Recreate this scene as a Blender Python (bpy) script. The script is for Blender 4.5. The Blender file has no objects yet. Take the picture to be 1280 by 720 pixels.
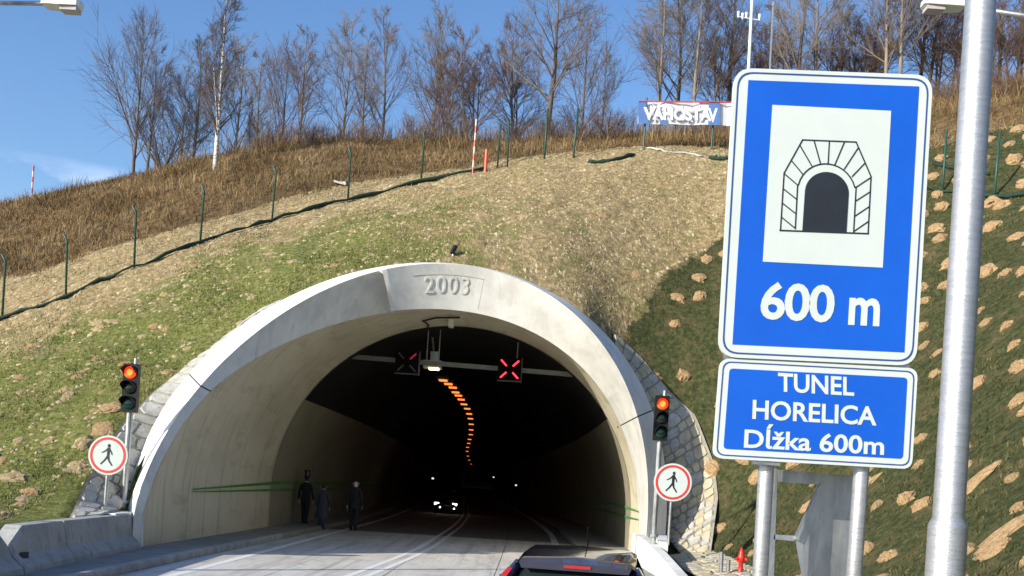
import bpy, bmesh, math, random
import numpy as np
from mathutils import Vector, Matrix, noise

random.seed(7)
np.random.seed(7)
scene = bpy.context.scene
COL = scene.collection

# ------------------------------------------------------------------ camera
FPX, CX, CY, CAMZ = 1250.0, 640.0, 606.0, 2.05      # focal length and principal point measured on the 1280 px photo
ROLL = math.radians(3.6)
CR, SR = math.cos(ROLL), math.sin(ROLL)
cam_data = bpy.data.cameras.new('camera')
cam = bpy.data.objects.new('camera', cam_data)
COL.objects.link(cam)
cam.matrix_world = Matrix(((CR, -SR, 0, 0), (0, 0, -1, 0), (SR, CR, 0, CAMZ), (0, 0, 0, 1)))
cam_data.sensor_fit = 'HORIZONTAL'
cam_data.sensor_width = 36
cam_data.lens = 36 * FPX / 1280
cam_data.shift_y = (CY - 360) / 1280
cam_data.clip_start = 0.05
cam_data.clip_end = 6000
scene.camera = cam

# ------------------------------------------------------------------ sky, sun, exposure
SUN_AZ = math.radians(232)      # compass style: 0 = +Y, 90 = +X
SUN_EL = math.radians(22)
world = bpy.data.worlds.new('World')
scene.world = world
world.use_nodes = True
nt = world.node_tree
nt.nodes.clear()
w_out = nt.nodes.new('ShaderNodeOutputWorld')
w_bg = nt.nodes.new('ShaderNodeBackground')
w_sky = nt.nodes.new('ShaderNodeTexSky')
w_sky.sky_type = 'NISHITA'
w_sky.sun_disc = False
w_sky.sun_elevation = SUN_EL
w_sky.sun_rotation = SUN_AZ
w_sky.air_density = 1.0
w_sky.dust_density = 0.6
w_sky.ozone_density = 1.6
w_hs = nt.nodes.new('ShaderNodeHueSaturation')
w_hs.inputs['Saturation'].default_value = 1.22
w_hs.inputs['Hue'].default_value = 0.508
nt.links.new(w_sky.outputs[0], w_hs.inputs['Color'])
# a low bank of small fair-weather clouds near the horizon
w_tc = nt.nodes.new('ShaderNodeTexCoord')
w_sep = nt.nodes.new('ShaderNodeSeparateXYZ')
nt.links.new(w_tc.outputs['Generated'], w_sep.inputs[0])
w_map = nt.nodes.new('ShaderNodeMapping')
w_map.inputs['Scale'].default_value = (1, 1, 2.6)
w_map.inputs['Location'].default_value = (0.32, 0.0, 0.1)
nt.links.new(w_tc.outputs['Generated'], w_map.inputs[0])
w_n = nt.nodes.new('ShaderNodeTexNoise')
w_n.inputs['Scale'].default_value = 5.5
w_n.inputs['Detail'].default_value = 7
w_n.inputs['Roughness'].default_value = 0.58
nt.links.new(w_map.outputs[0], w_n.inputs['Vector'])
w_r1 = nt.nodes.new('ShaderNodeMapRange')
w_r1.inputs[1].default_value = 0.52; w_r1.inputs[2].default_value = 0.66
nt.links.new(w_n.outputs[0], w_r1.inputs[0])
w_r2 = nt.nodes.new('ShaderNodeMapRange')
w_r2.inputs[1].default_value = 0.262; w_r2.inputs[2].default_value = 0.22
nt.links.new(w_sep.outputs[2], w_r2.inputs[0])
w_mul = nt.nodes.new('ShaderNodeMath'); w_mul.operation = 'MULTIPLY'
nt.links.new(w_r1.outputs[0], w_mul.inputs[0]); nt.links.new(w_r2.outputs[0], w_mul.inputs[1])
w_mix = nt.nodes.new('ShaderNodeMix'); w_mix.data_type = 'RGBA'
nt.links.new(w_mul.outputs[0], w_mix.inputs[0])
nt.links.new(w_hs.outputs[0], w_mix.inputs[6])
w_mix.inputs[7].default_value = (6.6, 7.2, 8.2, 1)
nt.links.new(w_mix.outputs[2], w_bg.inputs[0])
w_bg.inputs[1].default_value = 0.15
nt.links.new(w_bg.outputs[0], w_out.inputs[0])

sun_data = bpy.data.lights.new('sun', 'SUN')
sun_data.energy = 4.5
sun_data.angle = math.radians(0.5)
sun_data.color = (1.0, 0.93, 0.80)
sun = bpy.data.objects.new('sun', sun_data)
COL.objects.link(sun)
to_sun = Vector((math.sin(SUN_AZ) * math.cos(SUN_EL), math.cos(SUN_AZ) * math.cos(SUN_EL), math.sin(SUN_EL)))
sun.rotation_euler = to_sun.to_track_quat('Z', 'Y').to_euler()
sun.location = (-20, -20, 30)

scene.view_settings.view_transform = 'Standard'
scene.view_settings.look = 'None'
scene.view_settings.exposure = 0.55
scene.view_settings.gamma = 1.0
scene.view_settings.use_curve_mapping = False
scene.cycles.use_denoising = True
scene.cycles.max_bounces = 6
scene.cycles.diffuse_bounces = 4
scene.cycles.transparent_max_bounces = 8
scene.cycles.sample_clamp_indirect = 4

# ------------------------------------------------------------------ helpers
def P(px, py, d):
    """the point that lies d metres ahead of the camera on the sight line of photo pixel (px, py)"""
    dx, dy = px - CX, py - CY
    return Vector(((dx * CR + dy * SR) * d / FPX, d, CAMZ + (dx * SR - dy * CR) * d / FPX))

class B:
    """collects faces; obj() links them as one mesh object"""
    def __init__(self):
        self.v, self.f, self.m = [], [], []
        self.mi = 0
    def poly(self, pts):
        n = len(self.v)
        self.v += [tuple(p) for p in pts]
        self.f.append(tuple(range(n, n + len(pts)))); self.m.append(self.mi)
    def box(self, c, s, rot=None):
        n = len(self.v)
        for i in (-.5, .5):
            for j in (-.5, .5):
                for k in (-.5, .5):
                    p = Vector((i * s[0], j * s[1], k * s[2]))
                    if rot is not None: p = rot @ p
                    self.v.append((c[0] + p.x, c[1] + p.y, c[2] + p.z))
        for q in ((0, 1, 3, 2), (4, 6, 7, 5), (0, 4, 5, 1), (2, 3, 7, 6), (0, 2, 6, 4), (1, 5, 7, 3)):
            self.f.append(tuple(n + a for a in q)); self.m.append(self.mi)
        return self
    def loft(self, rings, closed=True, cap=True):
        n = len(self.v); k = len(rings[0])
        for r in rings: self.v += [tuple(p) for p in r]
        for i in range(len(rings) - 1):
            for j in range(k if closed else k - 1):
                a, b = n + i * k + j, n + i * k + (j + 1) % k
                self.f.append((a, b, b + k, a + k)); self.m.append(self.mi)
        if cap and closed:
            self.f.append(tuple(n + j for j in range(k))[::-1]); self.m.append(self.mi)
            e = n + (len(rings) - 1) * k
            self.f.append(tuple(e + j for j in range(k))); self.m.append(self.mi)
        return self
    def tube(self, pts, radii, n=8, cap=True):
        pts = [Vector(p) for p in pts]
        if not hasattr(radii, '__len__'): radii = [radii] * len(pts)
        rings = []
        up = None
        for i, p in enumerate(pts):
            t = (pts[min(i + 1, len(pts) - 1)] - pts[max(i - 1, 0)])
            if t.length < 1e-9: t = Vector((0, 0, 1))
            t.normalize()
            if up is None:
                up = Vector((1, 0, 0)) if abs(t.x) < .8 else Vector((0, 1, 0))
            s = t.cross(up).normalized(); up = s.cross(t).normalized()
            rings.append([p + (s * math.cos(a) + up * math.sin(a)) * radii[i] for a in [2 * math.pi * q / n for q in range(n)]])
        return self.loft(rings, True, cap)
    def prism(self, outline, off):
        """closed outline (3-D points) pushed along vector off"""
        off = Vector(off)
        return self.loft([[Vector(p) for p in outline], [Vector(p) + off for p in outline]], True, True)
    def mesh(self, name, mats, smooth=False, origin=None):
        me = bpy.data.meshes.new(name)
        o = Vector(origin) if origin is not None else Vector((0, 0, 0))
        me.from_pydata([(p[0] - o.x, p[1] - o.y, p[2] - o.z) for p in self.v], [], self.f)
        if not isinstance(mats, (list, tuple)): mats = [mats]
        for m in mats: me.materials.append(m)
        if len(mats) > 1: me.polygons.foreach_set('material_index', self.m)
        bm = bmesh.new(); bm.from_mesh(me)
        bmesh.ops.recalc_face_normals(bm, faces=bm.faces)
        bm.to_mesh(me); bm.free()
        if smooth: me.polygons.foreach_set('use_smooth', [True] * len(me.polygons))
        me.update()
        return me
    def obj(self, name, mats, parent=None, smooth=False, loc=None, recalc=True):
        """vertices are world positions; the object's origin goes to loc (or the parent's origin)"""
        base = Vector(world_loc(parent)) if parent is not None else Vector((0, 0, 0))
        at = Vector(loc) if loc is not None else base
        me = self.mesh(name, mats, smooth, at)
        o = bpy.data.objects.new(name, me); COL.objects.link(o)
        o.parent = parent
        o.location = at - base
        return o

def world_loc(o):
    p = Vector(o.location)
    while o.parent is not None:
        o = o.parent; p = p + Vector(o.location)
    return p

def tag(o, label=None, cat=None, group=None, kind=None):
    if label: o['label'] = label
    if cat: o['category'] = cat
    if group: o['group'] = group
    if kind: o['kind'] = kind
    return o

def thing(name, label, cat, loc, group=None):
    o = bpy.data.objects.new(name, None); COL.objects.link(o)
    o.location = loc; o.empty_display_size = .3
    return tag(o, label, cat, group)

def dup(root, loc, rz=None, scale=None):
    r = root.copy(); COL.objects.link(r); r.location = loc
    if rz is not None: r.rotation_euler = (0, 0, rz)
    if scale is not None: r.scale = scale
    for ch in root.children:
        c = ch.copy(); COL.objects.link(c); c.parent = r
        for g in ch.children:
            e = g.copy(); COL.objects.link(e); e.parent = c
    return r

def link_mesh(name, me, parent=None, loc=(0, 0, 0), rot=None, scale=None):
    o = bpy.data.objects.new(name, me); COL.objects.link(o)
    o.parent = parent; o.location = loc
    if rot is not None: o.rotation_euler = rot
    if scale is not None: o.scale = scale
    return o

# ------------------------------------------------------------------ materials
MATS = {}
def ramp(nodes, stops):
    r = nodes.new('ShaderNodeValToRGB')
    e = r.color_ramp.elements
    while len(e) < len(stops): e.new(0.5)
    for i, (p, c) in enumerate(stops):
        e[i].position = p; e[i].color = (*c, 1)
    return r

def mat(name, cols, rough=0.7, scale=4.0, detail=6, bump=0.0, bscale=30, metal=0.0, spec=0.5, stretch=None, emit=None, estr=0, coat=0, lo=.3, hi=.7, second=None, streak=None):
    """procedural principled material: colour ramp over noise, optional second speckle noise, optional bump"""
    if name in MATS: return MATS[name]
    m = bpy.data.materials.new(name); m.use_nodes = True
    n, l = m.node_tree.nodes, m.node_tree.links
    b = n['Principled BSDF']
    if not isinstance(cols[0], (tuple, list)): cols = [cols]
    tc = n.new('ShaderNodeTexCoord')
    mp = n.new('ShaderNodeMapping')
    l.new(tc.outputs['Object'], mp.inputs[0])
    if stretch: mp.inputs['Scale'].default_value = stretch
    if len(cols) == 1:
        c = cols[0]
        cols = [tuple(x * .86 for x in c), tuple(min(1, x * 1.1) for x in c)]
    nz = n.new('ShaderNodeTexNoise')
    nz.inputs['Scale'].default_value = scale; nz.inputs['Detail'].default_value = detail; nz.inputs['Roughness'].default_value = .62
    l.new(mp.outputs[0], nz.inputs['Vector'])
    r = ramp(n, [(lo + (hi - lo) * i / (len(cols) - 1), c) for i, c in enumerate(cols)])
    l.new(nz.outputs[0], r.inputs[0])
    out = r.outputs[0]
    if second:
        sc, col, a, bb = second
        n2 = n.new('ShaderNodeTexNoise'); n2.inputs['Scale'].default_value = sc; n2.inputs['Detail'].default_value = 5
        l.new(mp.outputs[0], n2.inputs['Vector'])
        mr = n.new('ShaderNodeMapRange'); mr.inputs[1].default_value = a; mr.inputs[2].default_value = bb
        l.new(n2.outputs[0], mr.inputs[0])
        mx = n.new('ShaderNodeMix'); mx.data_type = 'RGBA'
        l.new(mr.outputs[0], mx.inputs[0]); l.new(out, mx.inputs[6]); mx.inputs[7].default_value = (*col, 1)
        out = mx.outputs[2]
    if streak:      # stains and marks drawn out along one direction
        ssc, svec, scol, sa, sb_ = streak
        m3 = n.new('ShaderNodeMapping'); m3.inputs['Scale'].default_value = svec; l.new(tc.outputs['Object'], m3.inputs[0])
        n3 = n.new('ShaderNodeTexNoise'); n3.inputs['Scale'].default_value = ssc; n3.inputs['Detail'].default_value = 6; n3.inputs['Roughness'].default_value = .7
        l.new(m3.outputs[0], n3.inputs['Vector'])
        mr3 = n.new('ShaderNodeMapRange'); mr3.inputs[1].default_value = sa; mr3.inputs[2].default_value = sb_; l.new(n3.outputs[0], mr3.inputs[0])
        mx3 = n.new('ShaderNodeMix'); mx3.data_type = 'RGBA'; l.new(mr3.outputs[0], mx3.inputs[0]); l.new(out, mx3.inputs[6]); mx3.inputs[7].default_value = (*scol, 1)
        out = mx3.outputs[2]
    l.new(out, b.inputs['Base Color'])
    b.inputs['Roughness'].default_value = rough
    b.inputs['Metallic'].default_value = metal
    b.inputs['Specular IOR Level'].default_value = spec
    if coat: b.inputs['Coat Weight'].default_value = coat
    if bump:
        nb = n.new('ShaderNodeTexNoise'); nb.inputs['Scale'].default_value = bscale; nb.inputs['Detail'].default_value = 5
        l.new(mp.outputs[0], nb.inputs['Vector'])
        bp = n.new('ShaderNodeBump'); bp.inputs['Strength'].default_value = bump; bp.inputs['Distance'].default_value = .03
        l.new(nb.outputs[0], bp.inputs['Height']); l.new(bp.outputs[0], b.inputs['Normal'])
    if emit:
        b.inputs['Emission Color'].default_value = (*emit, 1); b.inputs['Emission Strength'].default_value = estr
    MATS[name] = m
    return m

def attr_mat(name, attr, stops, rough=.85, trans=0.0):
    """colour from a per-vertex random value, for leaves and stalks"""
    m = bpy.data.materials.new(name); m.use_nodes = True
    n, l = m.node_tree.nodes, m.node_tree.links
    b = n['Principled BSDF']
    a = n.new('ShaderNodeAttribute'); a.attribute_name = attr
    r = ramp(n, stops)
    l.new(a.outputs['Fac'], r.inputs[0]); l.new(r.outputs[0], b.inputs['Base Color'])
    b.inputs['Roughness'].default_value = rough
    b.inputs['Specular IOR Level'].default_value = .2
    MATS[name] = m
    return m

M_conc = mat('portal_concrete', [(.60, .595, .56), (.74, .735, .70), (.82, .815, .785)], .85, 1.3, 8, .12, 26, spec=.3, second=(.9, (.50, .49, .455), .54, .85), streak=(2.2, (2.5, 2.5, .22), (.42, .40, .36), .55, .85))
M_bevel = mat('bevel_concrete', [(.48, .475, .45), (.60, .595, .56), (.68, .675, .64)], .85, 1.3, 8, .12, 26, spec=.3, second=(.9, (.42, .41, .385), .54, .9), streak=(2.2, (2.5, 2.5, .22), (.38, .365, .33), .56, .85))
M_conc_in = mat('lining_concrete', [(.46, .415, .295), (.57, .52, .385), (.63, .58, .44)], .85, .5, 7, .08, 18, spec=.3, stretch=(1, .35, 1), second=(2.2, (.32, .28, .185), .56, .9), streak=(2.0, (.4, 2.2, .14), (.27, .23, .15), .53, .8))
M_conc_old = mat('barrier_concrete', [(.25, .25, .24), (.36, .36, .345), (.45, .445, .42)], .9, 2.5, 8, .25, 30, spec=.3, second=(5, (.16, .16, .15), .55, .8), streak=(3, (3, 3, .3), (.20, .195, .18), .55, .85))
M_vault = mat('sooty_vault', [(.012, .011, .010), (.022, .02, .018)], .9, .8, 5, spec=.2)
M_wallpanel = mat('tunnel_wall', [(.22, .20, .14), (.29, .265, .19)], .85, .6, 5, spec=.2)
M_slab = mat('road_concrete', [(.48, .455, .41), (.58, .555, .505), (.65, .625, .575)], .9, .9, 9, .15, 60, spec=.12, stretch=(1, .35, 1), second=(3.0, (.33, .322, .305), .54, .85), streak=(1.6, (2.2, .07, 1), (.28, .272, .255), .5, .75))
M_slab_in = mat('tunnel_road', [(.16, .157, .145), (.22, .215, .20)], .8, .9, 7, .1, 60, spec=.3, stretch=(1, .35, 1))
M_walk = mat('walkway_concrete', [(.20, .198, .185), (.30, .295, .275)], .9, 2, 8, .2, 40, spec=.3)
M_joint = mat('joint_filler', [(.03, .03, .03), (.06, .06, .055)], .9, 6)
M_line = mat('line_paint', [(.62, .62, .60), (.82, .82, .80)], .7, 9, 8, lo=.3, hi=.55)
M_green = mat('green_paint', [(.03, .22, .04), (.07, .30, .07)], .6, 3)
M_galv = mat('galvanised_steel', [(.22, .235, .25), (.36, .375, .39), (.52, .53, .54)], .42, 7, 7, .1, 60, metal=.75, stretch=(1, 1, .3))
M_galv_spangle = mat('pole_steel', [(.42, .435, .45), (.50, .51, .52), (.58, .585, .59)], .44, 26, 7, .22, 110, metal=.75, stretch=(.3, .3, 2.5))
M_alu = mat('sign_back', [(.5, .51, .52), (.62, .63, .64)], .4, 6, metal=.7)
M_blue = mat('sign_blue', [(.003, .080, .47), (.004, .094, .53)], .5, 3, 8, spec=.3)
M_navy = mat('sign_edge_line', [(.02, .05, .2), (.03, .07, .25)], .45, 3, 4)
M_white = mat('sign_white', [(.49, .55, .54), (.54, .59, .58)], .5, 3, 8, spec=.3, second=(1.2, (.45, .50, .48), .55, .9))
M_red = mat('sign_red', [(.50, .035, .03), (.58, .05, .04)], .45, 5, 4)
M_black = mat('sign_black', [(.008, .01, .014), (.014, .018, .026)], .5, 5, 4)
M_dark = mat('dark_plastic', [(.006, .006, .007), (.012, .012, .013)], .4, 8, 4)
M_matte = mat('matte_black', [(.004, .004, .004), (.008, .008, .008)], 1.0, 8, 4, spec=.02)
M_housing = mat('signal_housing', [(.006, .008, .008), (.014, .016, .015)], .6, 8, 4, spec=.2)
M_sig_red = mat('signal_lamp_lit', [(.9, .1, .02), (.9, .16, .03)], .4, 8, 4, emit=(1.0, .035, .01), estr=.75)
M_sig_core = mat('signal_lamp_core', [(.9, .3, .05), (.9, .4, .06)], .4, 8, 4, emit=(1.0, .27, .03), estr=1.15)
M_lens_off = mat('signal_lens_dark', [(.01, .015, .013), (.02, .03, .025)], .15, 8, 4)
M_lens_green = mat('signal_lens_green_unlit', [(.004, .035, .03), (.008, .05, .045)], .15, 8, 4)
M_ledred = mat('lane_cross_red', [(.8, .02, .03), (.8, .03, .04)], .5, 8, 4, emit=(1.0, .03, .06), estr=2.2)
M_leddim = mat('lane_cross_dim', [(.25, .02, .03), (.25, .03, .04)], .5, 8, 4, emit=(1.0, .03, .06), estr=.16)
M_sodium = mat('sodium_lamp', [(.9, .4, .1), (.9, .45, .12)], .5, 8, 4, emit=(1.0, .20, .03), estr=1.5)
M_warm = mat('warm_lamp', [(.9, .7, .4), (.9, .75, .42)], .5, 8, 4, emit=(1.0, .72, .28), estr=5)
M_head = mat('headlamp_lit', [(.9, .9, .9), (.95, .95, .95)], .3, 8, 4, emit=(1, .97, .9), estr=10)
M_fence = mat('green_fence_post', [(.010, .055, .045), (.02, .085, .065)], .5, 8, 4)
M_net = mat('green_netting', [(.004, .018, .010), (.010, .045, .026)], .8, 12, 5, .4, 40)
M_hydrant = mat('red_hydrant_paint', [(.55, .02, .012), (.65, .03, .02)], .4, 8, 4)
M_lampw = mat('luminaire_white', [(.72, .74, .70), (.8, .82, .78)], .4, 6, 4)
M_glassdiff = mat('luminaire_glass', [(.45, .40, .42), (.5, .46, .48)], .2, 6, 4)
M_stone = mat('apron_stone', [(.30, .29, .26), (.42, .41, .37), (.52, .505, .46)], .9, 2.2, 8, .5, 22, spec=.25, second=(9, (.24, .23, .2), .55, .8))
M_stone_y = mat('gutter_stone', [(.34, .30, .21), (.46, .41, .29), (.54, .49, .37)], .9, 2.2, 8, .5, 22, spec=.25, second=(9, (.26, .22, .15), .55, .8))
M_mortar = mat('mortar', [(.22, .205, .17), (.32, .30, .25)], .95, 5, 6, .3, 30)
M_clod = mat('tan_clod', [(.22, .135, .065), (.40, .27, .145), (.52, .37, .215)], .95, 9, 8, 1.0, 30, spec=.1, second=(22, (.14, .085, .04), .55, .75))
M_crumb = mat('soil_crumb', [(.13, .10, .05), (.27, .215, .12), (.40, .33, .195), (.50, .43, .28)], .95, 3.5, 9, spec=.1, lo=.32, hi=.68)
M_soil = mat('soil_lump', [(.24, .175, .095), (.36, .275, .155), (.45, .36, .22)], .95, 4, 7, .7, 25, spec=.15)
M_bark = mat('grey_bark', [(.065, .052, .045), (.12, .10, .085), (.17, .145, .125)], .95, 3, 7, .6, 18, stretch=(1, 1, .3))
M_barktan = mat('tan_bark', [(.16, .125, .085), (.24, .195, .14), (.31, .26, .20)], .95, 3, 7, .6, 18, stretch=(1, 1, .3))
M_twig = mat('twig_bark', [(.095, .07, .062), (.15, .112, .098)], .95, 2, 4)
M_twigred = mat('reddish_twig', [(.13, .08, .058), (.19, .125, .09)], .95, 2, 4)
M_twiggrey = mat('grey_twig', [(.13, .11, .10), (.20, .17, .15)], .95, 2, 4)
M_birch = mat('birch_bark', [(.05, .045, .04), (.55, .53, .49), (.70, .68, .64)], .8, 3.0, 6, .3, 20, stretch=(1, 1, 5), lo=.40, hi=.54)
M_carpaint = mat('dark_car_paint', [(.014, .015, .034), (.02, .021, .042)], .22, 4, 3, coat=1.0)
M_carpaint_b = mat('black_car_paint', [(.01, .01, .011), (.014, .014, .015)], .35, 4, 3, coat=.4)
M_carglass = mat('car_glass', [(.012, .02, .022), (.02, .03, .032)], .05, 4, 3, spec=.7)
M_tail = mat('tail_lamp_red', [(.34, .008, .012), (.42, .012, .016)], .15, 8, 4, coat=.5)
M_brakelamp = mat('brake_lamp_lens', [(.30, .010, .012), (.40, .016, .018)], .3, 60, 4)
M_tyre = mat('tyre_rubber', [(.015, .015, .015), (.025, .025, .025)], .85, 8, 4)
M_suit = mat('black_suit_cloth', [(.010, .010, .011), (.018, .018, .019)], .9, 14, 5)
M_coat = mat('grey_coat_cloth', [(.03, .032, .04), (.05, .052, .062)], .9, 14, 5)
M_skin = mat('skin', [(.42, .25, .17), (.5, .31, .22)], .6, 14, 5)
M_hair = mat('white_hair', [(.42, .41, .38), (.55, .53, .5)], .8, 30, 5)
M_hairdark = mat('dark_hair', [(.015, .012, .01), (.03, .024, .02)], .8, 30, 5)
M_banner_w = mat('banner_white', [(.72, .73, .75), (.8, .81, .83)], .7, 3, 4)
M_banner_b = mat('banner_blue', [(.06, .15, .40), (.09, .19, .46)], .7, 3, 4)
M_banner_g = mat('banner_streak', [(.30, .32, .42), (.42, .44, .52)], .7, 3, 4)
M_banner_r = mat('banner_red_hem', [(.35, .05, .08), (.42, .08, .11)], .7, 3, 4)
M_plastic_sheet = mat('white_sheeting', [(.32, .33, .31), (.55, .56, .53)], .5, 6, 5)
M_orange = mat('orange_red_paint', [(.55, .07, .03), (.62, .1, .045)], .5, 6, 4)

# ------------------------------------------------------------------ the alignment of road and tunnel
AX_D = np.array([-30, 20, 30, 40, 50, 63, 90, 122, 189, 260, 380.])
AX_X = np.array([-2.2, -2.2, -2.05, -1.95, -2.05, -2.5, -3.8, -5.6, -8.3, -10.5, -12.8])
def axis(d):
    """lateral position of the tunnel axis at distance d (smooth curve through the stations)"""
    d = float(d)
    i = int(np.clip(np.searchsorted(AX_D, d) - 1, 0, len(AX_D) - 2))
    def slope(k):
        a, b = max(k - 1, 0), min(k + 1, len(AX_D) - 1)
        return (AX_X[b] - AX_X[a]) / (AX_D[b] - AX_D[a])
    h = AX_D[i + 1] - AX_D[i]; t = (d - AX_D[i]) / h
    return ((2*t**3 - 3*t*t + 1) * AX_X[i] + (t**3 - 2*t*t + t) * h * slope(i) + (-2*t**3 + 3*t*t) * AX_X[i+1] + (t**3 - t*t) * h * slope(i+1))
RIN, ZC = 6.0, 1.2            # radius of the lining, height of its centre

def in_lining(theta, d, r=RIN):
    """a point of the lining; theta 90 deg = crown, 180 = left springing; straight legs below the springing"""
    x = axis(d) + r * math.cos(theta); z = ZC + r * math.sin(theta)
    return Vector((x, d, z))
def lining_profile(d, n=40, z0=0.0, z1=None, side=0, r=RIN):
    """profile points from the left foot over the crown to the right foot at distance d"""
    tt = np.linspace(math.pi, 0, n)
    pts = [Vector((axis(d) - r + .05, d, z0))] + [in_lining(t, d, r) for t in tt] + [Vector((axis(d) + r - .05, d, z0))]
    return pts
# ------------------------------------------------------------------ curves of the portal collar
CC = (-2.25, 1.15)
def pol(p): 
    return math.atan2(p.z - CC[1], p.x - CC[0]) % (2 * math.pi) if p.x < CC[0] else math.atan2(p.z - CC[1], p.x - CC[0])
def fit(points, deg):
    th = np.array([pol(p) for p in points]); r = np.array([math.hypot(p.x - CC[0], p.z - CC[1]) for p in points]); d = np.array([p.y for p in points])
    s = (th - math.pi / 2) / (math.pi / 2)
    return np.polyfit(s, r, deg), np.polyfit(s, d, deg)
def ev(f, theta):
    s = (theta - math.pi / 2) / (math.pi / 2)
    r, d = np.polyval(f[0], s), np.polyval(f[1], s)
    return Vector((CC[0] + r * math.cos(theta), d, CC[1] + r * math.sin(theta)))
RIDGE = [P(*q) for q in ((168, 642, 22.0), (187, 581, 22.7), (211, 537, 23.3), (249, 482, 24.2), (299, 434, 25.4), (352, 394, 26.4), (405, 364, 27.3), (444, 346, 28.0),
         (484, 335, 28.6), (520, 330, 29.0), (565, 330, 29.15), (604, 335, 29.15), (640, 346, 29.1), (704, 384, 28.8), (745, 423, 28.5), (777, 464, 28.2), (793, 499, 28.0), (801, 541, 27.8), (808, 607, 27.6), (808, 674, 27.5))]
def on_lining(px, py):
    lo, hi = 18.0, 34.0
    for _ in range(50):
        d = (lo + hi) / 2; p = P(px, py, d)
        if math.hypot(p.x - axis(d), p.z - ZC) < RIN: lo = d
        else: hi = d
    return P(px, py, d)
INNER = [on_lining(*q) for q in ((171, 640), (178, 600), (196, 552), (257, 495), (325, 450), (405, 408), (472, 390), (516, 387), (560, 388), (600, 394), (640, 405), (672, 419), (704, 439), (736, 468), (761, 502), (777, 534), (788, 570), (796, 620), (799, 668))]
BACK = [P(*q) for q in ((158, 632, 23.2), (170, 581, 23.9), (187, 537, 24.5), (225, 479, 25.5), (273, 434, 26.5), (312, 401, 27.4), (368, 367, 28.4), (420, 344, 29.2), (457, 335.5, 29.7), (484, 333, 30.0), (520, 329, 30.3), (565, 329, 30.5),
        (604, 335, 30.5), (656, 351, 30.4), (723, 387, 30.1), (768, 429, 29.8), (793, 467, 29.5), (816, 506, 29.2), (827, 560, 28.9), (832, 620, 28.7), (832, 675, 28.5))]
F_RIDGE, F_INNER, F_BACK = fit(RIDGE, 6), fit(INNER, 6), fit(BACK, 6)
TH_L, TH_R = math.radians(182.5), math.radians(-3.0)
# ------------------------------------------------------------------ terrain heights: thin-plate spline through surveyed points
CTRL = []
def c3(*pts): CTRL.extend(pts)
LEFT_FENCE = [(-16.1, 31, 6.15), (-14.4, 31.5, 7.04), (-12.7, 32.5, 8.3), (-11.1, 34, 9.55), (-9.35, 36.5, 11.1), (-7.0, 38.5, 12.6), (-4.4, 40, 13.9), (-1.4, 40.5, 14.8), (.47, 40.5, 15.3), (1.65, 40.5, 15.4), (4.5, 41, 16.1), (7.25, 41, 16.2)]
c3(*LEFT_FENCE)
c3((-19, 31, 5.3), (-26, 31, 4.3), (-40, 31, 2.5))
# beside and above the collar
for q in ((-8.9, 20.5, .85), (-9.4, 22.5, 1.6), (-9.47, 24, 2.7), (-9.2, 25.3, 3.7), (-8.8, 26.3, 4.5), (-8.25, 27.2, 5.25), (-7.7, 28, 6.0)): c3(q)
for deg in (160, 145, 130, 118, 106, 98, 90, 82, 75, 64, 54):
    p = ev(F_BACK, math.radians(deg)); c3((p.x, p.y + .25, p.z - .06))
# right of the collar: gutter, netted cut slope
GUT_OUT = [P(*q) for q in ((765, 402, 31.4), (800, 442, 31.4), (838, 490, 31.0), (870, 520, 30.5), (893, 580, 29.5), (898, 622, 28.7), (889, 690, 26.8))]
c3(*[tuple(p) for p in GUT_OUT])
GUT_IN = [ev(F_BACK, math.radians(a)) + Vector((.2, 1.2, -1.0)) for a in (52, 44, 36, 28, 18, 8, 0)]
c3(*[tuple(p) for p in GUT_IN[1:-1]])
APRON_L = ([Vector((-8.45, 20.7, .86)), Vector((-8.6, 21.9, .92))] + [ev(F_BACK, math.radians(q)) + Vector((.03, .05, -.02)) for q in (180, 174, 167, 159, 151, 143, 135, 128)],
           [P(88, 650, 20.3), P(97, 632, 21.2), P(112, 600, 22.2), P(131, 567, 23.2), P(152, 533, 24.0), P(189, 494, 25.2), P(230, 460, 26.3), P(269, 432, 27.2), P(304, 404, 28.0), P(330, 385, 28.5)])
APRON_R = ([ev(F_BACK, math.radians(q)) + Vector((.10 + .1 * math.cos(math.radians(q)), .5 + .75 * w_, -.22 - .95 * w_)) for q, w_ in ((47, 0), (43, .25), (36, .6), (28, .85), (18, 1), (8, 1))] + [Vector((4.85, 27.0, .30))], [])
APRON_R[1].extend(APRON_R[0][k].lerp(GUT_OUT[k], (.6, .9, .95, .95, .95, .95, .95)[k]) for k in range(7))
c3((14.6, 31, 11.9), (15.4, 29, 11.6), (10, 29, 7.4), (9.5, 24, 5.0), (14, 22, 8.9), (10, 18, 4.6), (14, 16, 8.0), (20, 20, 12.8), (6.2, 34, 10.0), (10, 35, 12.6), (14.0, 34, 14.0))
c3((5.4, 22, .35), (5.3, 17, .3), (5.2, 10, .3), (5.2, 2, .3), (5.2, -12, .3), (10, 8, 4.5), (16, 6, 9), (22, 8, 13), (12, -8, 5), (28, 25, 17), (24, 33, 17.5), (10, 2, 4.4), (16, -4, 8.5))
# flat ground behind the left barrier
c3((-9, 17, .8), (-10.5, 20.4, .85), (-14, 20.5, 1.0), (-20, 19, .7), (-9, 10, .75), (-9, 0, .75), (-9, -12, .75), (-16, 8, .6), (-30, 5, 0), (-40, 18, .2), (-25, -8, .2))
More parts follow.
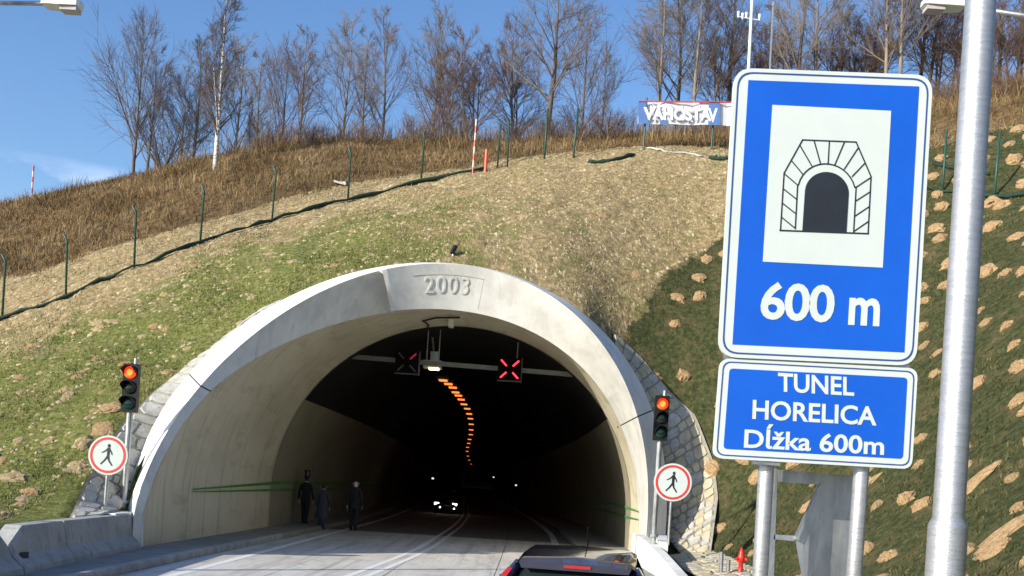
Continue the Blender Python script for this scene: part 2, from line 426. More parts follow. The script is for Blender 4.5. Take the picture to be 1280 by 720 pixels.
# hill above the fence
c3((-25, 52, 15.6), (-36, 52, 12.5), (-15.7, 50, 17.5), (-10.7, 50, 18.5), (0, 52, 19.6), (5.5, 52, 20.2), (13.2, 50, 20.8), (20, 42, 20), (30, 44, 23), (32, 60, 26), (-20.5, 42, 11.2), (-13, 42, 14.0), (-3, 45, 17.0), (10, 45, 18.4))
c3((-25, 72, 15), (-45, 75, 10), (0, 75, 20.5), (20, 72, 25), (40, 80, 29), (0, 105, 19), (-40, 105, 10), (40, 105, 30), (15, 60, 23.5))
CP = np.array(CTRL, float)
def _tps_fit(pts, reg=.6):
    n = len(pts); xy = pts[:, :2] / 20.0
    r2 = ((xy[:, None] - xy[None]) ** 2).sum(-1)
    K = .5 * r2 * np.log(r2 + 1e-12) + np.eye(n) * reg * 1e-3
    Q = np.c_[np.ones(n), xy]
    A = np.block([[K, Q], [Q.T, np.zeros((3, 3))]])
    return xy, np.linalg.solve(A, np.r_[pts[:, 2], np.zeros(3)])
_XY, _W = _tps_fit(CP)
def hill(x, y):
    x, y = np.asarray(x, float), np.asarray(y, float)
    xc, yc = np.clip(x, -45, 42), np.clip(y, -14, 100)
    s = np.stack([xc.ravel(), yc.ravel()], -1) / 20.0
    out = np.empty(len(s))
    for i in range(0, len(s), 20000):
        q = s[i:i + 20000]
        r2 = ((q[:, None] - _XY[None]) ** 2).sum(-1)
        out[i:i + 20000] = (.5 * r2 * np.log(r2 + 1e-12)) @ _W[:-3] + _W[-3] + q @ _W[-2:]
    out = out.reshape(x.shape)
    far = np.hypot(x - xc, y - yc)
    return out - .12 * np.minimum(far, 200)
ROADL, ROADR = -8.35, 3.75
def ground(x, y):
    """height of the finished ground"""
    x, y = np.asarray(x, float), np.asarray(y, float)
    h = np.maximum(hill(x, y), np.where(x < 0, .7, .25) - .004 * np.hypot(x, y))
    in_road = (x > ROADL) & (x < ROADR) & (y < 23.5 + .45 * (x + 8.3))
    # shoulder beside the right parapet
    h = np.where((x >= ROADR) & (x < 5.0) & (y < 27.5) & ~in_road, np.minimum(h, .3 + .5 * np.maximum(0, x - 4.2)), h)
    return np.where(in_road, -.12, h)
def gz(x, y): return float(ground(np.array([x]), np.array([y]))[0])
def gnormal(x, y, e=.25):
    n = Vector((gz(x - e, y) - gz(x + e, y), gz(x, y - e) - gz(x, y + e), 2 * e))
    return n.normalized()
def on_ground(px, py, lo=15.0, hi=75.0):
    """where the sight line of a photo pixel first meets the ground"""
    ds = np.linspace(lo, hi, 600)
    pts = [P(px, py, d) for d in ds]
    hh = ground(np.array([p.x for p in pts]), np.array([p.y for p in pts]))
    for p, h in zip(pts, hh):
        if p.z <= h: return Vector((p.x, p.y, h))
    return Vector((pts[-1].x, pts[-1].y, hh[-1]))

FL = np.array(LEFT_FENCE)
def fence_d(x):
    return np.interp(x, [-60, -26, -19] + list(FL[:, 0]) + [10, 12, 14, 60], [31, 31, 31] + list(FL[:, 1]) + [39, 35.5, 33.5, 30])
def smooth(a, b, x): 
    t = np.clip((x - a) / (b - a), 0, 1); return t * t * (3 - 2 * t)
def zone_upper(x, y):       # wild brown growth above the fence
    off = np.interp(x, [-30, -14, -9, -4, 8, 12, 60], [5.0, 4.6, 2.8, 1.0, .5, 1.5, 1.5])
    return smooth(-.6, .9, y - fence_d(x) - off)
def zone_net(x, y):         # netted cut slope on the right
    edge = np.interp(y, [0, 22, 31, 34, 36], [4.4, 4.8, 2.7, 5.2, 8.6])
    return smooth(-.7, .9, x - edge) * (1 - zone_upper(x, y))

def lushness(x, y):
    f = np.clip((fence_d(x) - y) / np.interp(x, [-12, -4], [5.0, 9.0]), 0, 1)
    return f * (.22 + .78 * (1 - smooth(-7.0, 1.5, x)))
# terrain sheet
def axis_coords(lo, hi, step, outer):
    mid = list(np.arange(lo, hi + 1e-6, step)); a, b = [], []
    s, v = step, lo
    while v > -outer: s *= 1.35; v -= s; a.append(v)
    s, v = step, mid[-1]
    while v < outer: s *= 1.35; v += s; b.append(v)
    return np.array(a[::-1] + mid + b)
GX, GY = axis_coords(-26, 20, .17, 900), axis_coords(12, 46, .17, 900)
XX, YY = np.meshgrid(GX, GY, indexing='ij')
ZZ = ground(XX, YY)
rough_amp = np.where(YY < 23, .5, 1.0) * np.where(zone_net(XX, YY) > .5, .055, .085)
for i in range(XX.shape[0]):
    for j in range(XX.shape[1]):
        if ZZ[i, j] > 0.5 and abs(XX[i, j]) < 40 and YY[i, j] < 70:
            p = Vector((XX[i, j], YY[i, j], 0))
            ZZ[i, j] += rough_amp[i, j] * (noise.noise(p * 1.7) + .7 * noise.noise(p * .55) * 2 + .45 * noise.noise(p * 4.1) + .38 * noise.noise(p * 8.7))
for inn_, out_ in (APRON_L, APRON_R):        # bed of the stone aprons
    for k in range(len(inn_) - 1):
        for s_ in np.linspace(0, 1, 9):
            for t_ in np.linspace(0, .78, 8):
                p = inn_[k].lerp(inn_[k + 1], s_).lerp(out_[k].lerp(out_[k + 1], s_), t_)
                hit = (np.abs(XX - p.x) < .17) & (np.abs(YY - p.y) < .17)
                ZZ[hit] = np.minimum(ZZ[hit], p.z - .10)
AXv = np.vectorize(axis)(np.clip(YY, -30, 380))
inside = (np.hypot(XX - AXv, np.maximum(ZZ - ZC, 0)) < 6.42) & (YY > 21.6 + .52 * (XX + 8.3)) & (YY > 21.6) & (YY < 380) & (ZZ < 7.8)
ground_exact = ground
def ground(x, y):
    """height of the built sheet (bilinear), so that things sit on its bumps"""
    x, y = np.asarray(x, float), np.asarray(y, float)
    i = np.clip(np.searchsorted(GX, x) - 1, 0, len(GX) - 2); j = np.clip(np.searchsorted(GY, y) - 1, 0, len(GY) - 2)
    u, v = (x - GX[i]) / (GX[i + 1] - GX[i]), (y - GY[j]) / (GY[j + 1] - GY[j])
    return (ZZ[i, j] * (1 - u) + ZZ[i + 1, j] * u) * (1 - v) + (ZZ[i, j + 1] * (1 - u) + ZZ[i + 1, j + 1] * u) * v
nx, ny = XX.shape
vid = np.arange(nx * ny).reshape(nx, ny)
dead = inside[:-1, :-1] | inside[1:, :-1] | inside[:-1, 1:] | inside[1:, 1:]
q = np.stack([vid[:-1, :-1], vid[1:, :-1], vid[1:, 1:], vid[:-1, 1:]], -1)[~dead]
me = bpy.data.meshes.new('hillside')
me.from_pydata(np.stack([XX.ravel(), YY.ravel(), ZZ.ravel()], -1).tolist(), [], q.tolist())
zu, zn = zone_upper(XX, YY).ravel(), zone_net(XX, YY).ravel()
# greener growth lower on the slope and just above the collar, paler soil near the fence
fall = lushness(XX, YY).ravel()
for nm, arr in (('upper', zu), ('net', zn), ('low', fall)):
    a = me.attributes.new(nm, 'FLOAT', 'POINT'); a.data.foreach_set('value', arr.astype(np.float32))
me.polygons.foreach_set('use_smooth', [True] * len(me.polygons))
hillside = bpy.data.objects.new('hillside', me); COL.objects.link(hillside)
tag(hillside, 'rough hillside of soil and thin grass around the tunnel mouth', kind='structure')

def terrain_material():
    m = bpy.data.materials.new('hillside_ground'); m.use_nodes = True
    n, l = m.node_tree.nodes, m.node_tree.links
    b = n['Principled BSDF']
    tc = n.new('ShaderNodeTexCoord')
    def nz(scale, detail=7, rough=.6):
        t = n.new('ShaderNodeTexNoise'); t.inputs['Scale'].default_value = scale; t.inputs['Detail'].default_value = detail; t.inputs['Roughness'].default_value = rough
        l.new(tc.outputs['Object'], t.inputs['Vector']); return t.outputs[0]
    def mixc(f, a, c):
        x = n.new('ShaderNodeMix'); x.data_type = 'RGBA'
        l.new(f, x.inputs[0]); l.new(a, x.inputs[6]); l.new(c, x.inputs[7]); return x.outputs[2]
    def rng(v, a, c):
        x = n.new('ShaderNodeMapRange'); x.inputs[1].default_value = a; x.inputs[2].default_value = c; l.new(v, x.inputs[0]); return x.outputs[0]
    def at(nm):
        a = n.new('ShaderNodeAttribute'); a.attribute_name = nm; return a.outputs['Fac']
    def rmp(v, stops):
        r = ramp(n, stops); l.new(v, r.inputs[0]); return r.outputs[0]
    soil = rmp(nz(5.5, 9, .68), [(.34, (.15, .108, .052)), (.5, (.27, .205, .108)), (.64, (.41, .32, .18))])
    grass = rmp(nz(9, 8, .7), [(.36, (.06, .07, .018)), (.5, (.135, .15, .04)), (.66, (.25, .23, .09))])
    add = n.new('ShaderNodeMath'); add.operation = 'MULTIPLY_ADD'; l.new(at('low'), add.inputs[0]); add.inputs[1].default_value = .34; l.new(nz(.8, 8, .66), add.inputs[2])
    front = mixc(rng(add.outputs[0], .58, .76), soil, grass)
    brown = rmp(nz(3, 8, .7), [(.34, (.055, .036, .018)), (.5, (.13, .085, .04)), (.66, (.22, .155, .075))])
    netg = rmp(nz(7, 9, .7), [(.32, (.018, .024, .009)), (.5, (.046, .054, .021)), (.7, (.11, .105, .043))])
    nets = rmp(nz(9, 8, .7), [(.35, (.055, .048, .022)), (.65, (.155, .12, .06))])
    net = mixc(rng(nz(1.3, 8, .65), .5, .68), netg, nets)
    def ragged(v, amp):     # breaks the border between two covers into patches
        s = n.new('ShaderNodeMath'); s.operation = 'SUBTRACT'; l.new(nz(2.2, 8, .7), s.inputs[0]); s.inputs[1].default_value = .5
        t = n.new('ShaderNodeMath'); t.operation = 'MULTIPLY_ADD'; l.new(s.outputs[0], t.inputs[0]); t.inputs[1].default_value = amp; l.new(v, t.inputs[2])
        return rng(t.outputs[0], .4, .6)
    c = mixc(ragged(at('net'), 1.6), front, net)
    c = mixc(ragged(at('upper'), 1.6), c, brown)
    l.new(c, b.inputs['Base Color'])
    b.inputs['Roughness'].default_value = .95; b.inputs['Specular IOR Level'].default_value = .15
    bp = n.new('ShaderNodeBump'); bp.inputs['Strength'].default_value = .6; bp.inputs['Distance'].default_value = .10
    l.new(nz(8, 9, .7), bp.inputs['Height']); l.new(bp.outputs[0], b.inputs['Normal'])
    return m
me.materials.append(terrain_material())

# ------------------------------------------------------------------ road, walkways, markings
def sweep_strip(b, off0, off1, z, d0, d1, step, z1=None, fx=None):
    n = max(2, int(round((d1 - d0) / step)) + 1)
    ds = np.linspace(d0, d1, n)
    f = fx or axis
    r0 = [Vector((f(d) + off0, d, z)) for d in ds]; r1 = [Vector((f(d) + off1, d, z if z1 is None else z1)) for d in ds]
    for i in range(n - 1): b.poly([r0[i], r1[i], r1[i + 1], r0[i + 1]])
b = B(); sweep_strip(b, -6.2, 6.2, -.03, -30, 370, 4)
road = b.obj('road', M_joint); tag(road, 'light concrete two-lane road running into the tunnel', kind='structure')
# slabs of the concrete carriageway, one mesh each
lanes = [(-4.7, -2.45), (-2.43, -.36), (-.34, 1.9), (1.92, 4.28)]
d = 12.0
while d < 66:
    for (a, c) in lanes:
        bb = B(); d2 = d + 4.985; zt = random.uniform(-.002, .002)
        ring = lambda z: [Vector((axis(d) + a, d, z)), Vector((axis(d) + c, d, z)), Vector((axis(d2) + c, d2, z)), Vector((axis(d2) + a, d2, z))]
        bb.loft([ring(-.028), ring(zt)])
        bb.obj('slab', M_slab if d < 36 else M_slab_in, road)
    d += 5.0
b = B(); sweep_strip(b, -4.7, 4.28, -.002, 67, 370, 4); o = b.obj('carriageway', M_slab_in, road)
b = B(); sweep_strip(b, -4.7, 4.28, -.002, -25, 11.985, 4); o = b.obj('carriageway', M_slab, road)

def walkway(name, o0, o1, kerb_side, label, d0, d1):
    bb = B(); n = 90
    ds = list(np.linspace(d0, 60, 40)) + list(np.linspace(64, 370, 60))
    k = o1 if kerb_side > 0 else o0
    rings = []
    for dd in ds:
        x = axis(dd)
        rings.append([Vector((x + o0, dd, -.02)), Vector((x + o0, dd, .15)), Vector((x + o1, dd, .15)), Vector((x + o1, dd, -.02))])
    bb.loft(rings)
    w = bb.obj(name, M_walk); tag(w, label, kind='structure')
    dd = 13.0
    while dd < 46:      # kerb stones
        kb = B(); e = dd + .985
        s0, s1 = (k - .004, k + .14) if kerb_side > 0 else (k - .14, k + .004)
        r = lambda d_: [Vector((axis(d_) + s0, d_, -.02)), Vector((axis(d_) + s0, d_, .158)), Vector((axis(d_) + s1 - (.02 if kerb_side > 0 else 0), d_, .158)), Vector((axis(d_) + s1, d_, .13)), Vector((axis(d_) + s1, d_, -.02))]
        kb.loft([r(dd), r(e)]); kb.obj('kerb_stone', M_conc_old if dd < 30 else M_walk, w)
        dd += 1.0
    return w
walkway('walkway_left', -5.98, -4.86, 1, 'raised concrete walkway along the left tunnel wall', -20, 370)
walkway('walkway_right', 4.44, 5.98, -1, 'raised concrete walkway along the right tunnel wall', -20, 370)

def marking(name, pts, w, parent):
    ds = np.arange(pts[0][1], pts[-1][1] + .1, 1.5)
    px_, py_ = np.array([p[0] for p in pts]), np.array([p[1] for p in pts])
    bb = B()
    xs = [float(np.interp(d_, py_, px_)) for d_ in ds]
    xs = np.convolve(np.pad(xs, 2, mode='edge'), np.ones(5) / 5, 'valid')
    for i in range(len(ds) - 1):
        bb.poly([(xs[i] - w / 2, ds[i], .004), (xs[i] + w / 2, ds[i], .004), (xs[i + 1] + w / 2, ds[i + 1], .004), (xs[i + 1] - w / 2, ds[i + 1], .004)])
    o = bb.obj(name, M_line, parent); return o
cl = [(-3.55, 12), (-3.05, 20), (-2.68, 25), (-2.45, 30), (-2.37, 46)] + [(axis(x) - .28, x) for x in (60, 75, 90, 110, 130, 160)]
marking('centre_line', [(x - .17, y) for x, y in cl], .15, road)
marking('centre_line', [(x + .17, y) for x, y in cl], .15, road)
marking('edge_line', [(-6.15, 12), (-6.05, 26), (-6.05, 38)] + [(axis(x) - 4.05, x) for x in (50, 62, 78, 90, 110, 130, 160)], .2, road)
marking('edge_line', [(1.55, 12), (1.55, 30), (1.68, 36), (1.85, 42)] + [(axis(x) + 3.8, x) for x in (50, 62, 78, 90, 110, 130, 160)], .25, road)

# ------------------------------------------------------------------ tunnel: collar, lining, vault
tunnel = thing('tunnel_portal', 'pale concrete bell-mouth tunnel portal dated 2003, dark road tunnel behind', 'tunnel', (axis(28), 28, 0))
JOINT_L, JOINT_R = math.radians(152.6), math.radians(28.2)
def inner_edge(th):
    """inner edge of the bevel; from the crease left of the crown to the right haunch it sits a little further forward"""
    p = ev(F_INNER, th); dg = math.degrees(th)
    if dg > 138:        # towards the left foot the bevel runs out to a knife edge just behind the ridge
        r = ev(F_RIDGE, th); k = float(smooth(138, 156, dg)); d_ = max(p.y, r.y + .22); phi = math.atan2(p.z - ZC, p.x - axis(p.y)) % (2 * math.pi)
        p = p.lerp(in_lining(phi, d_, RIN - .02), k)
    w = float((1 - smooth(104.6, 106.6, dg)) * smooth(25, 60, dg)) if dg < 106.6 else 0.0
    return p + Vector((0, -.75 * w, -.115 * w))
def collar_seg(t0, t1, foot=None):
    """a segment of the collar: lining bevel, front ridge, outer chamfer, back"""
    n = max(6, int(abs(t1 - t0) / math.radians(1.0)))
    rings = []
    def ring(th, z=None):
        i, r, k = inner_edge(th), ev(F_RIDGE, th), ev(F_BACK, th)
        if (r - i).length < .25:       # knife edge at the left foot keeps a little width
            i = i + Vector((.0, .06, 0))
        e = k + Vector((k.x - CC[0], 0, k.z - CC[1])).normalized() * .02 + Vector((0, 3.5, 0))
        j = i + Vector((0, 3.5, 0)) + Vector((k.x - CC[0], 0, k.z - CC[1])).normalized() * .3
        pts = [i, r, k, e, j]
        if z is not None: pts = [Vector((p.x, p.y, z)) for p in pts]
        return pts
    if foot == 'L': rings.append(ring(t0, -.05))
    for a in np.linspace(t0, t1, n): rings.append(ring(a))
    if foot == 'R': rings.append(ring(t1, -.05))
    bb = B(); bb.loft(rings)
    k5 = 0
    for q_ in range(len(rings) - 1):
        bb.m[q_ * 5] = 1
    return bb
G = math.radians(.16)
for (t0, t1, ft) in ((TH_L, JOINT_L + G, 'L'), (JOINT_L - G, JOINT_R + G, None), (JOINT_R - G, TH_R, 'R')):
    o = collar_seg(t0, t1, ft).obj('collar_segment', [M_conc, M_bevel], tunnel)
    # keep the creases of ridge and chamfer, smooth round the arch
    me2 = o.data; me2.polygons.foreach_set('use_smooth', [True] * len(me2.polygons))
    me2.set_sharp_from_angle(angle=math.radians(14))
# dark filler in the joints
for a in (JOINT_L, JOINT_R):
    b = B(); rr = []
    for t in (a - G * 1.4, a + G * 1.4):
        i, r, k = inner_edge(t), ev(F_RIDGE, t), ev(F_BACK, t)
        m_ = (i + k) / 2 + Vector((0, .3, 0)); rr.append([i.lerp(m_, .06), r.lerp(m_, .06), k.lerp(m_, .06), k + Vector((0, 1, 0)), i + Vector((0, 1, 0))])
    b.loft(rr); b.obj('joint_filler', M_joint, tunnel)
# a shallow cut line at the lower right end, level with the joint
# lining of the mouth section
NTH = 60
ths = np.linspace(TH_L, TH_R, NTH)
D_VAULT = 33.2
b = B(); rings = []
def lining_ring(th, zfoot=None):
    i = inner_edge(th); out = []
    phi = math.atan2(i.z - ZC, i.x - axis(i.y))
    if phi < -1.0: phi += 2 * math.pi
    for k in range(13):
        d_ = (i.y + .05) + (D_VAULT + .3 - i.y) * k / 12
        rr_ = math.hypot(i.z - ZC, i.x - axis(i.y)); rad = RIN + (rr_ - RIN) * max(0, 1 - k / 4)
        p = in_lining(phi, d_, rad) if zfoot is None else Vector((in_lining(phi, d_).x, d_, zfoot))
        out.append(p)
    return out
rings = [lining_ring(TH_L, -.05)] + [lining_ring(t) for t in ths] + [lining_ring(TH_R, -.05)]
b.loft(rings, closed=False)
o = b.obj('lining', M_conc_in, tunnel, smooth=True)
# deep tunnel: walls below the shoulder, dark vault above
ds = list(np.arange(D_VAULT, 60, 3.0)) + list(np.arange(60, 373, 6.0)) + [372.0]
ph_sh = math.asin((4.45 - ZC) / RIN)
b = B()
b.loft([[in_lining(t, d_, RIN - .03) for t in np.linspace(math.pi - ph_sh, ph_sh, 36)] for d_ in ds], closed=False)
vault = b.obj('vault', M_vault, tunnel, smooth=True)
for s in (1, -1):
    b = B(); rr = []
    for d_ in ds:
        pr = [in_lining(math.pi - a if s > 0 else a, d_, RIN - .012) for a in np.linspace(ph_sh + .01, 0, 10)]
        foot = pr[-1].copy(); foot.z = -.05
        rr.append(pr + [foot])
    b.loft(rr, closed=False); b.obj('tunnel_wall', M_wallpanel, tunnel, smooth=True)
# rounded shoulders where the dark vault starts
# end of the bore, out of sight round the bend
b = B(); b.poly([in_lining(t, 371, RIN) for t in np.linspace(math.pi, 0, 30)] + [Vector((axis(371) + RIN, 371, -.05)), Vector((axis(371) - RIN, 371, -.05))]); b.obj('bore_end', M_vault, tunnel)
# green painted guide stripes on both walls, tapering out towards daylight
def wall_pt(side, d_, z, r=RIN - .016):
    a = math.asin((z - ZC) / r); c = math.pi - a if side < 0 else a
    return in_lining(c, d_, r)
for side, dstart, segs in ((-1, 25.4, ((1.44, 1.41, 1.68, 1.58), (1.37, 1.35, 1.42, 1.34))), (1, 30.6, ((1.50, 1.46, 1.60, 1.50), (1.25, 1.22, 1.24, 1.15)))):
    for (z0a, z0b, z1a, z1b) in segs:
        bb = B(); prev = None
        for k in range(41):
            d_ = dstart + 60 * (k / 40) ** 1.6; t = min(1, (d_ - dstart) / (9 if side < 0 else 5))
            za, zb = z0a + (z1a - z0a) * t, z0b + (z1b - z0b) * t
            cur = (wall_pt(side, d_, za, RIN - .05), wall_pt(side, d_, zb, RIN - .05))
            if prev: bb.poly([prev[0], cur[0], cur[1], prev[1]])
            prev = cur
        bb.obj('guide_stripe', M_green, tunnel)
# ledges at both feet of the collar, where the signals stand
b = B(); b.box((-8.68, 22.2, .46), (.62, 1.9, .90)); b.obj('foot_ledge', M_conc, tunnel)
b = B()
out = [(3.66, 24.2), (3.86, 24.2), (4.5, 28.6), (3.95, 28.6)]
b.loft([[Vector((x, y, -.05)) for x, y in out], [Vector((x, y, .9)) for x, y in out]]); b.obj('foot_ledge', M_conc, tunnel)
# the raised date, laid on the bevel above the crown
def text_mesh(body, bold=0.0, shear=0.0, spacing=1.0):
    cu = bpy.data.curves.new('lettering', 'FONT'); cu.body = body; cu.size = 1; cu.offset = bold; cu.shear = shear; cu.space_character = spacing
    cu.resolution_u = 4; cu.fill_mode = 'BOTH'
    ob = bpy.data.objects.new('lettering', cu); COL.objects.link(ob)
    bpy.context.view_layer.update()
    dg = bpy.context.evaluated_depsgraph_get()
    m_ = bpy.data.meshes.new_from_object(ob.evaluated_get(dg))
    vs = [Vector(v.co) for v in m_.vertices]; fs = [tuple(p.vertices) for p in m_.polygons]
    bpy.data.objects.remove(ob); bpy.data.curves.remove(cu); bpy.data.meshes.remove(m_)
    xs, ys = [v.x for v in vs], [v.y for v in vs]
    x0, x1, y0, y1 = min(xs), max(xs), min(ys), max(ys)
    return [((v.x - x0) / (x1 - x0), (v.y - y0) / (y1 - y0)) for v in vs], fs
def lay_text(body, mapper, name, material, parent, bold=0.0, thick=None, shear=0.0, spacing=1.0):
    """mapper(u, v, h) gives the world position of text coordinate (u, v) at height h above the face"""
    uv, fs = text_mesh(body, bold, shear, spacing)
    bb = B(); n = len(uv)
    h = thick or .0012
    bb.v = [tuple(mapper(u, v, h)) for u, v in uv] + [tuple(mapper(u, v, -h * .3)) for u, v in uv]
    bb.f = [tuple(f) for f in fs]
    cnt = {}
    for f in fs:
        for i in range(len(f)):
            e = (f[i], f[(i + 1) % len(f)]); cnt[e] = cnt.get(e, 0) + 1
    for (a_, b_) in list(cnt):
        if (b_, a_) not in cnt: bb.f.append((b_, a_, a_ + n, b_ + n))
    bb.m = [0] * len(bb.f)
    return bb.obj(name, material, parent)
def bevel_map(u, v, h):
    th = math.radians(95.6 - 10.9 * u); i, r = inner_edge(th), ev(F_RIDGE, th)
    t_ = (ev(F_RIDGE, th + .01) - r).normalized(); nn = (r - i).cross(t_).normalized()
    if nn.y > 0: nn = -nn
    return i.lerp(r, .36 + .37 * v + .02 * (u - .5)) + nn * h
lay_text('2003', bevel_map, 'date_lettering', M_bevel, tunnel, thick=.028, spacing=1.15)
for (u0, v0, u1, v1, w_) in ((-.25, 1.12, 1.32, 1.06, .02), (1.31, 1.06, 1.30, -.75, .012)):
    pts = [bevel_map(u0 + (u1 - u0) * k / 10, v0 + (v1 - v0) * k / 10, .0) for k in range(11)]
    b = B(); b.tube(pts, w_ * .6, 4); b.obj('form_joint', M_conc_old, tunnel)
# ------------------------------------------------------------------ stone aprons beside the collar
def apron(name, label, inner, outer, cell, material, nacross=None):
    """inner/outer: matching polylines (world); stones laid in the strip between them"""
    L = 0
    seg = [((inner[i + 1] + outer[i + 1]) / 2 - (inner[i] + outer[i]) / 2).length for i in range(len(inner) - 1)]
    cum = np.r_[0, np.cumsum(seg)]
    def at(s, t, lift=0.0):
        i = int(np.clip(np.searchsorted(cum, s) - 1, 0, len(seg) - 1)); k = (s - cum[i]) / seg[i]
        a, c = inner[i].lerp(inner[i + 1], k), outer[i].lerp(outer[i + 1], k)
        p = a.lerp(c, t)
        nn = (inner[i + 1] - inner[i]).cross(outer[i] - inner[i]).normalized()
        if nn.z < 0: nn = -nn
        return p + nn * lift
    base = thing(name, label, 'stone paving', (inner[0] + outer[0]) / 2)
    bb = B(); k = 40
    r0 = [at(cum[-1] * q / k, -.02, .02) for q in range(k + 1)]; r1 = [at(cum[-1] * q / k, 1.05, .01) for q in range(k + 1)]
    for q in range(k):
        bb.poly([r0[q], r1[q], r1[q + 1], r0[q + 1]])
        bb.poly([r1[q], r1[q] + Vector((0, .1, -.5)), r1[q + 1] + Vector((0, .1, -.5)), r1[q + 1]])
    bb.obj('mortar_bed', M_mortar, base)
    rows = max(1, int(cum[-1] / cell))
    rng = random.Random(5)
    scut = [0] + [cum[-1] * (q_ + rng.uniform(-.2, .2)) / rows for q_ in range(1, rows)] + [cum[-1]]
    def node(i, j, nj, off):
        return None
    for i in range(rows):
        s0, s1 = scut[i], scut[i + 1]
        w = ((at(s0, 0) - at(s0, 1)).length + (at(s1, 0) - at(s1, 1)).length) / 2
        nj = max(1, int(round(w / cell)))
        cuts = [0] + sorted((j + rng.uniform(-.28, .28)) / nj for j in range(1, nj)) + [1]
        for j in range(nj):
            t0, t1 = cuts[j], cuts[j + 1]
            g = .016 * cell / .35
            gs, gt = g, g / max(w, .2)
            pts2 = [(s0 + gs, t0 + gt), (s0 + gs, t1 - gt), (s1 - gs, t1 - gt), (s1 - gs, t0 + gt)]
            # cut corners and jitter for a rubble outline
            ring = []
            for q in range(4):
                a, c = pts2[q], pts2[(q + 1) % 4]
                f = rng.uniform(.08, .34)
                for ff in (f, 1 - rng.uniform(.08, .34)):
                    ring.append((a[0] + (c[0] - a[0]) * ff + rng.uniform(-.2, .2) * cell * .18, a[1] + (c[1] - a[1]) * ff + rng.uniform(-.2, .2) * .18 * cell / max(w, .2)))
            h = rng.uniform(.045, .075)
            mid = (sum(p[0] for p in ring) / 8, sum(p[1] for p in ring) / 8)
            bb = B()
            low = [at(p[0], p[1], .0) for p in ring]
            top = [at(mid[0] + (p[0] - mid[0]) * .93, mid[1] + (p[1] - mid[1]) * .93, h * rng.uniform(.8, 1.1)) for p in ring]
            bb.loft([low, top])
            bb.obj('stone', material if rng.random() < .8 else M_stone, base)
    return base
l_in, l_out = APRON_L
apron('stone_apron', 'grey rubble stone apron beside the left flank of the portal', l_in, l_out, .42, M_stone)
g_in, g_out = APRON_R
apron('stone_gutter', 'yellowish stone-lined gutter curving beside the right flank of the portal', g_in, g_out, .34, M_stone_y)
# paved stone toe where the gutter reaches the shoulder
apron('stone_pavement', 'pale stone paving at the foot of the netted slope beside the red hydrant', [Vector((4.4, 27.6, .33)), Vector((4.1, 22.5, .33)), Vector((4.1, 19, .33))], [Vector((5.6, 27.3, .60)), Vector((5.55, 22.5, .50)), Vector((5.45, 19, .47))], .4, M_stone_y)

# ------------------------------------------------------------------ concrete barrier blocks along the left kerb
def barrier(d0, d1, x0, x1, label, chamf0, chamf1, hole=False):
    t = thing('concrete_barrier', label, 'barrier', ((x0 + x1) / 2, (d0 + d1) / 2, .15), 'barrier blocks along the left walkway')
    def ring(d_, x, top):
        # sloped safety profile, road side on the right
        return [Vector((x + .42, d_, .15)), Vector((x + .40, d_, .24)), Vector((x + .20, d_, .42)), Vector((x + .13, d_, top - .02)), Vector((x + .11, d_, top)), Vector((x - .16, d_, top)), Vector((x - .18, d_, top - .02)), Vector((x - .2, d_, .15))]
    st = []
    L = d1 - d0
    if chamf0: st += [(d0, .58), (d0 + .02, .60), (d0 + .5, .88)]
    else: st += [(d0, .86), (d0 + .03, .88)]
    if chamf1: st += [(d1 - .42, .88), (d1 - .02, .62), (d1, .60)]
    else: st += [(d1 - .03, .88), (d1, .86)]
    bb = B(); bb.loft([ring(d_, x0 + (x1 - x0) * (d_ - d0) / L, tp) for d_, tp in st])
    bb.obj('block', M_conc_old, t)
    if hole:
        hb = B(); xm = x0 + (x1 - x0) * .12
        hb.box((xm + .235, d0 + .35, .40), (.05, .2, .12)); hb.obj('drain_hole', M_joint, t)
    return t
barrier(9.2, 15.85, -7.85, -8.05, 'nearest grey concrete barrier block at the left edge of the photo', False, True)
barrier(15.9, 18.25, -8.05, -8.25, 'grey concrete barrier block with notched end and drain hole', True, False, True)
barrier(18.28, 21.9, -8.25, -8.42, 'grey concrete barrier block ending against the portal foot', False, False)
# wing wall at the right foot, falling towards the camera
t = thing('wing_wall', 'white concrete wing wall sloping down from the right portal foot', 'wall', (3.6, 24, 0))
bb = B(); rr = []
for d_, zt in ((27.9, .92), (25.5, .88), (23.0, .70), (20.0, .42), (16.0, .30)):
    rr.append([Vector((3.42 + (28 - d_) * .012, d_, -.05)), Vector((3.44, d_, zt)), Vector((3.66, d_, zt)), Vector((3.70, d_, -.05))])
bb.loft(rr); bb.obj('wall', M_conc, t)

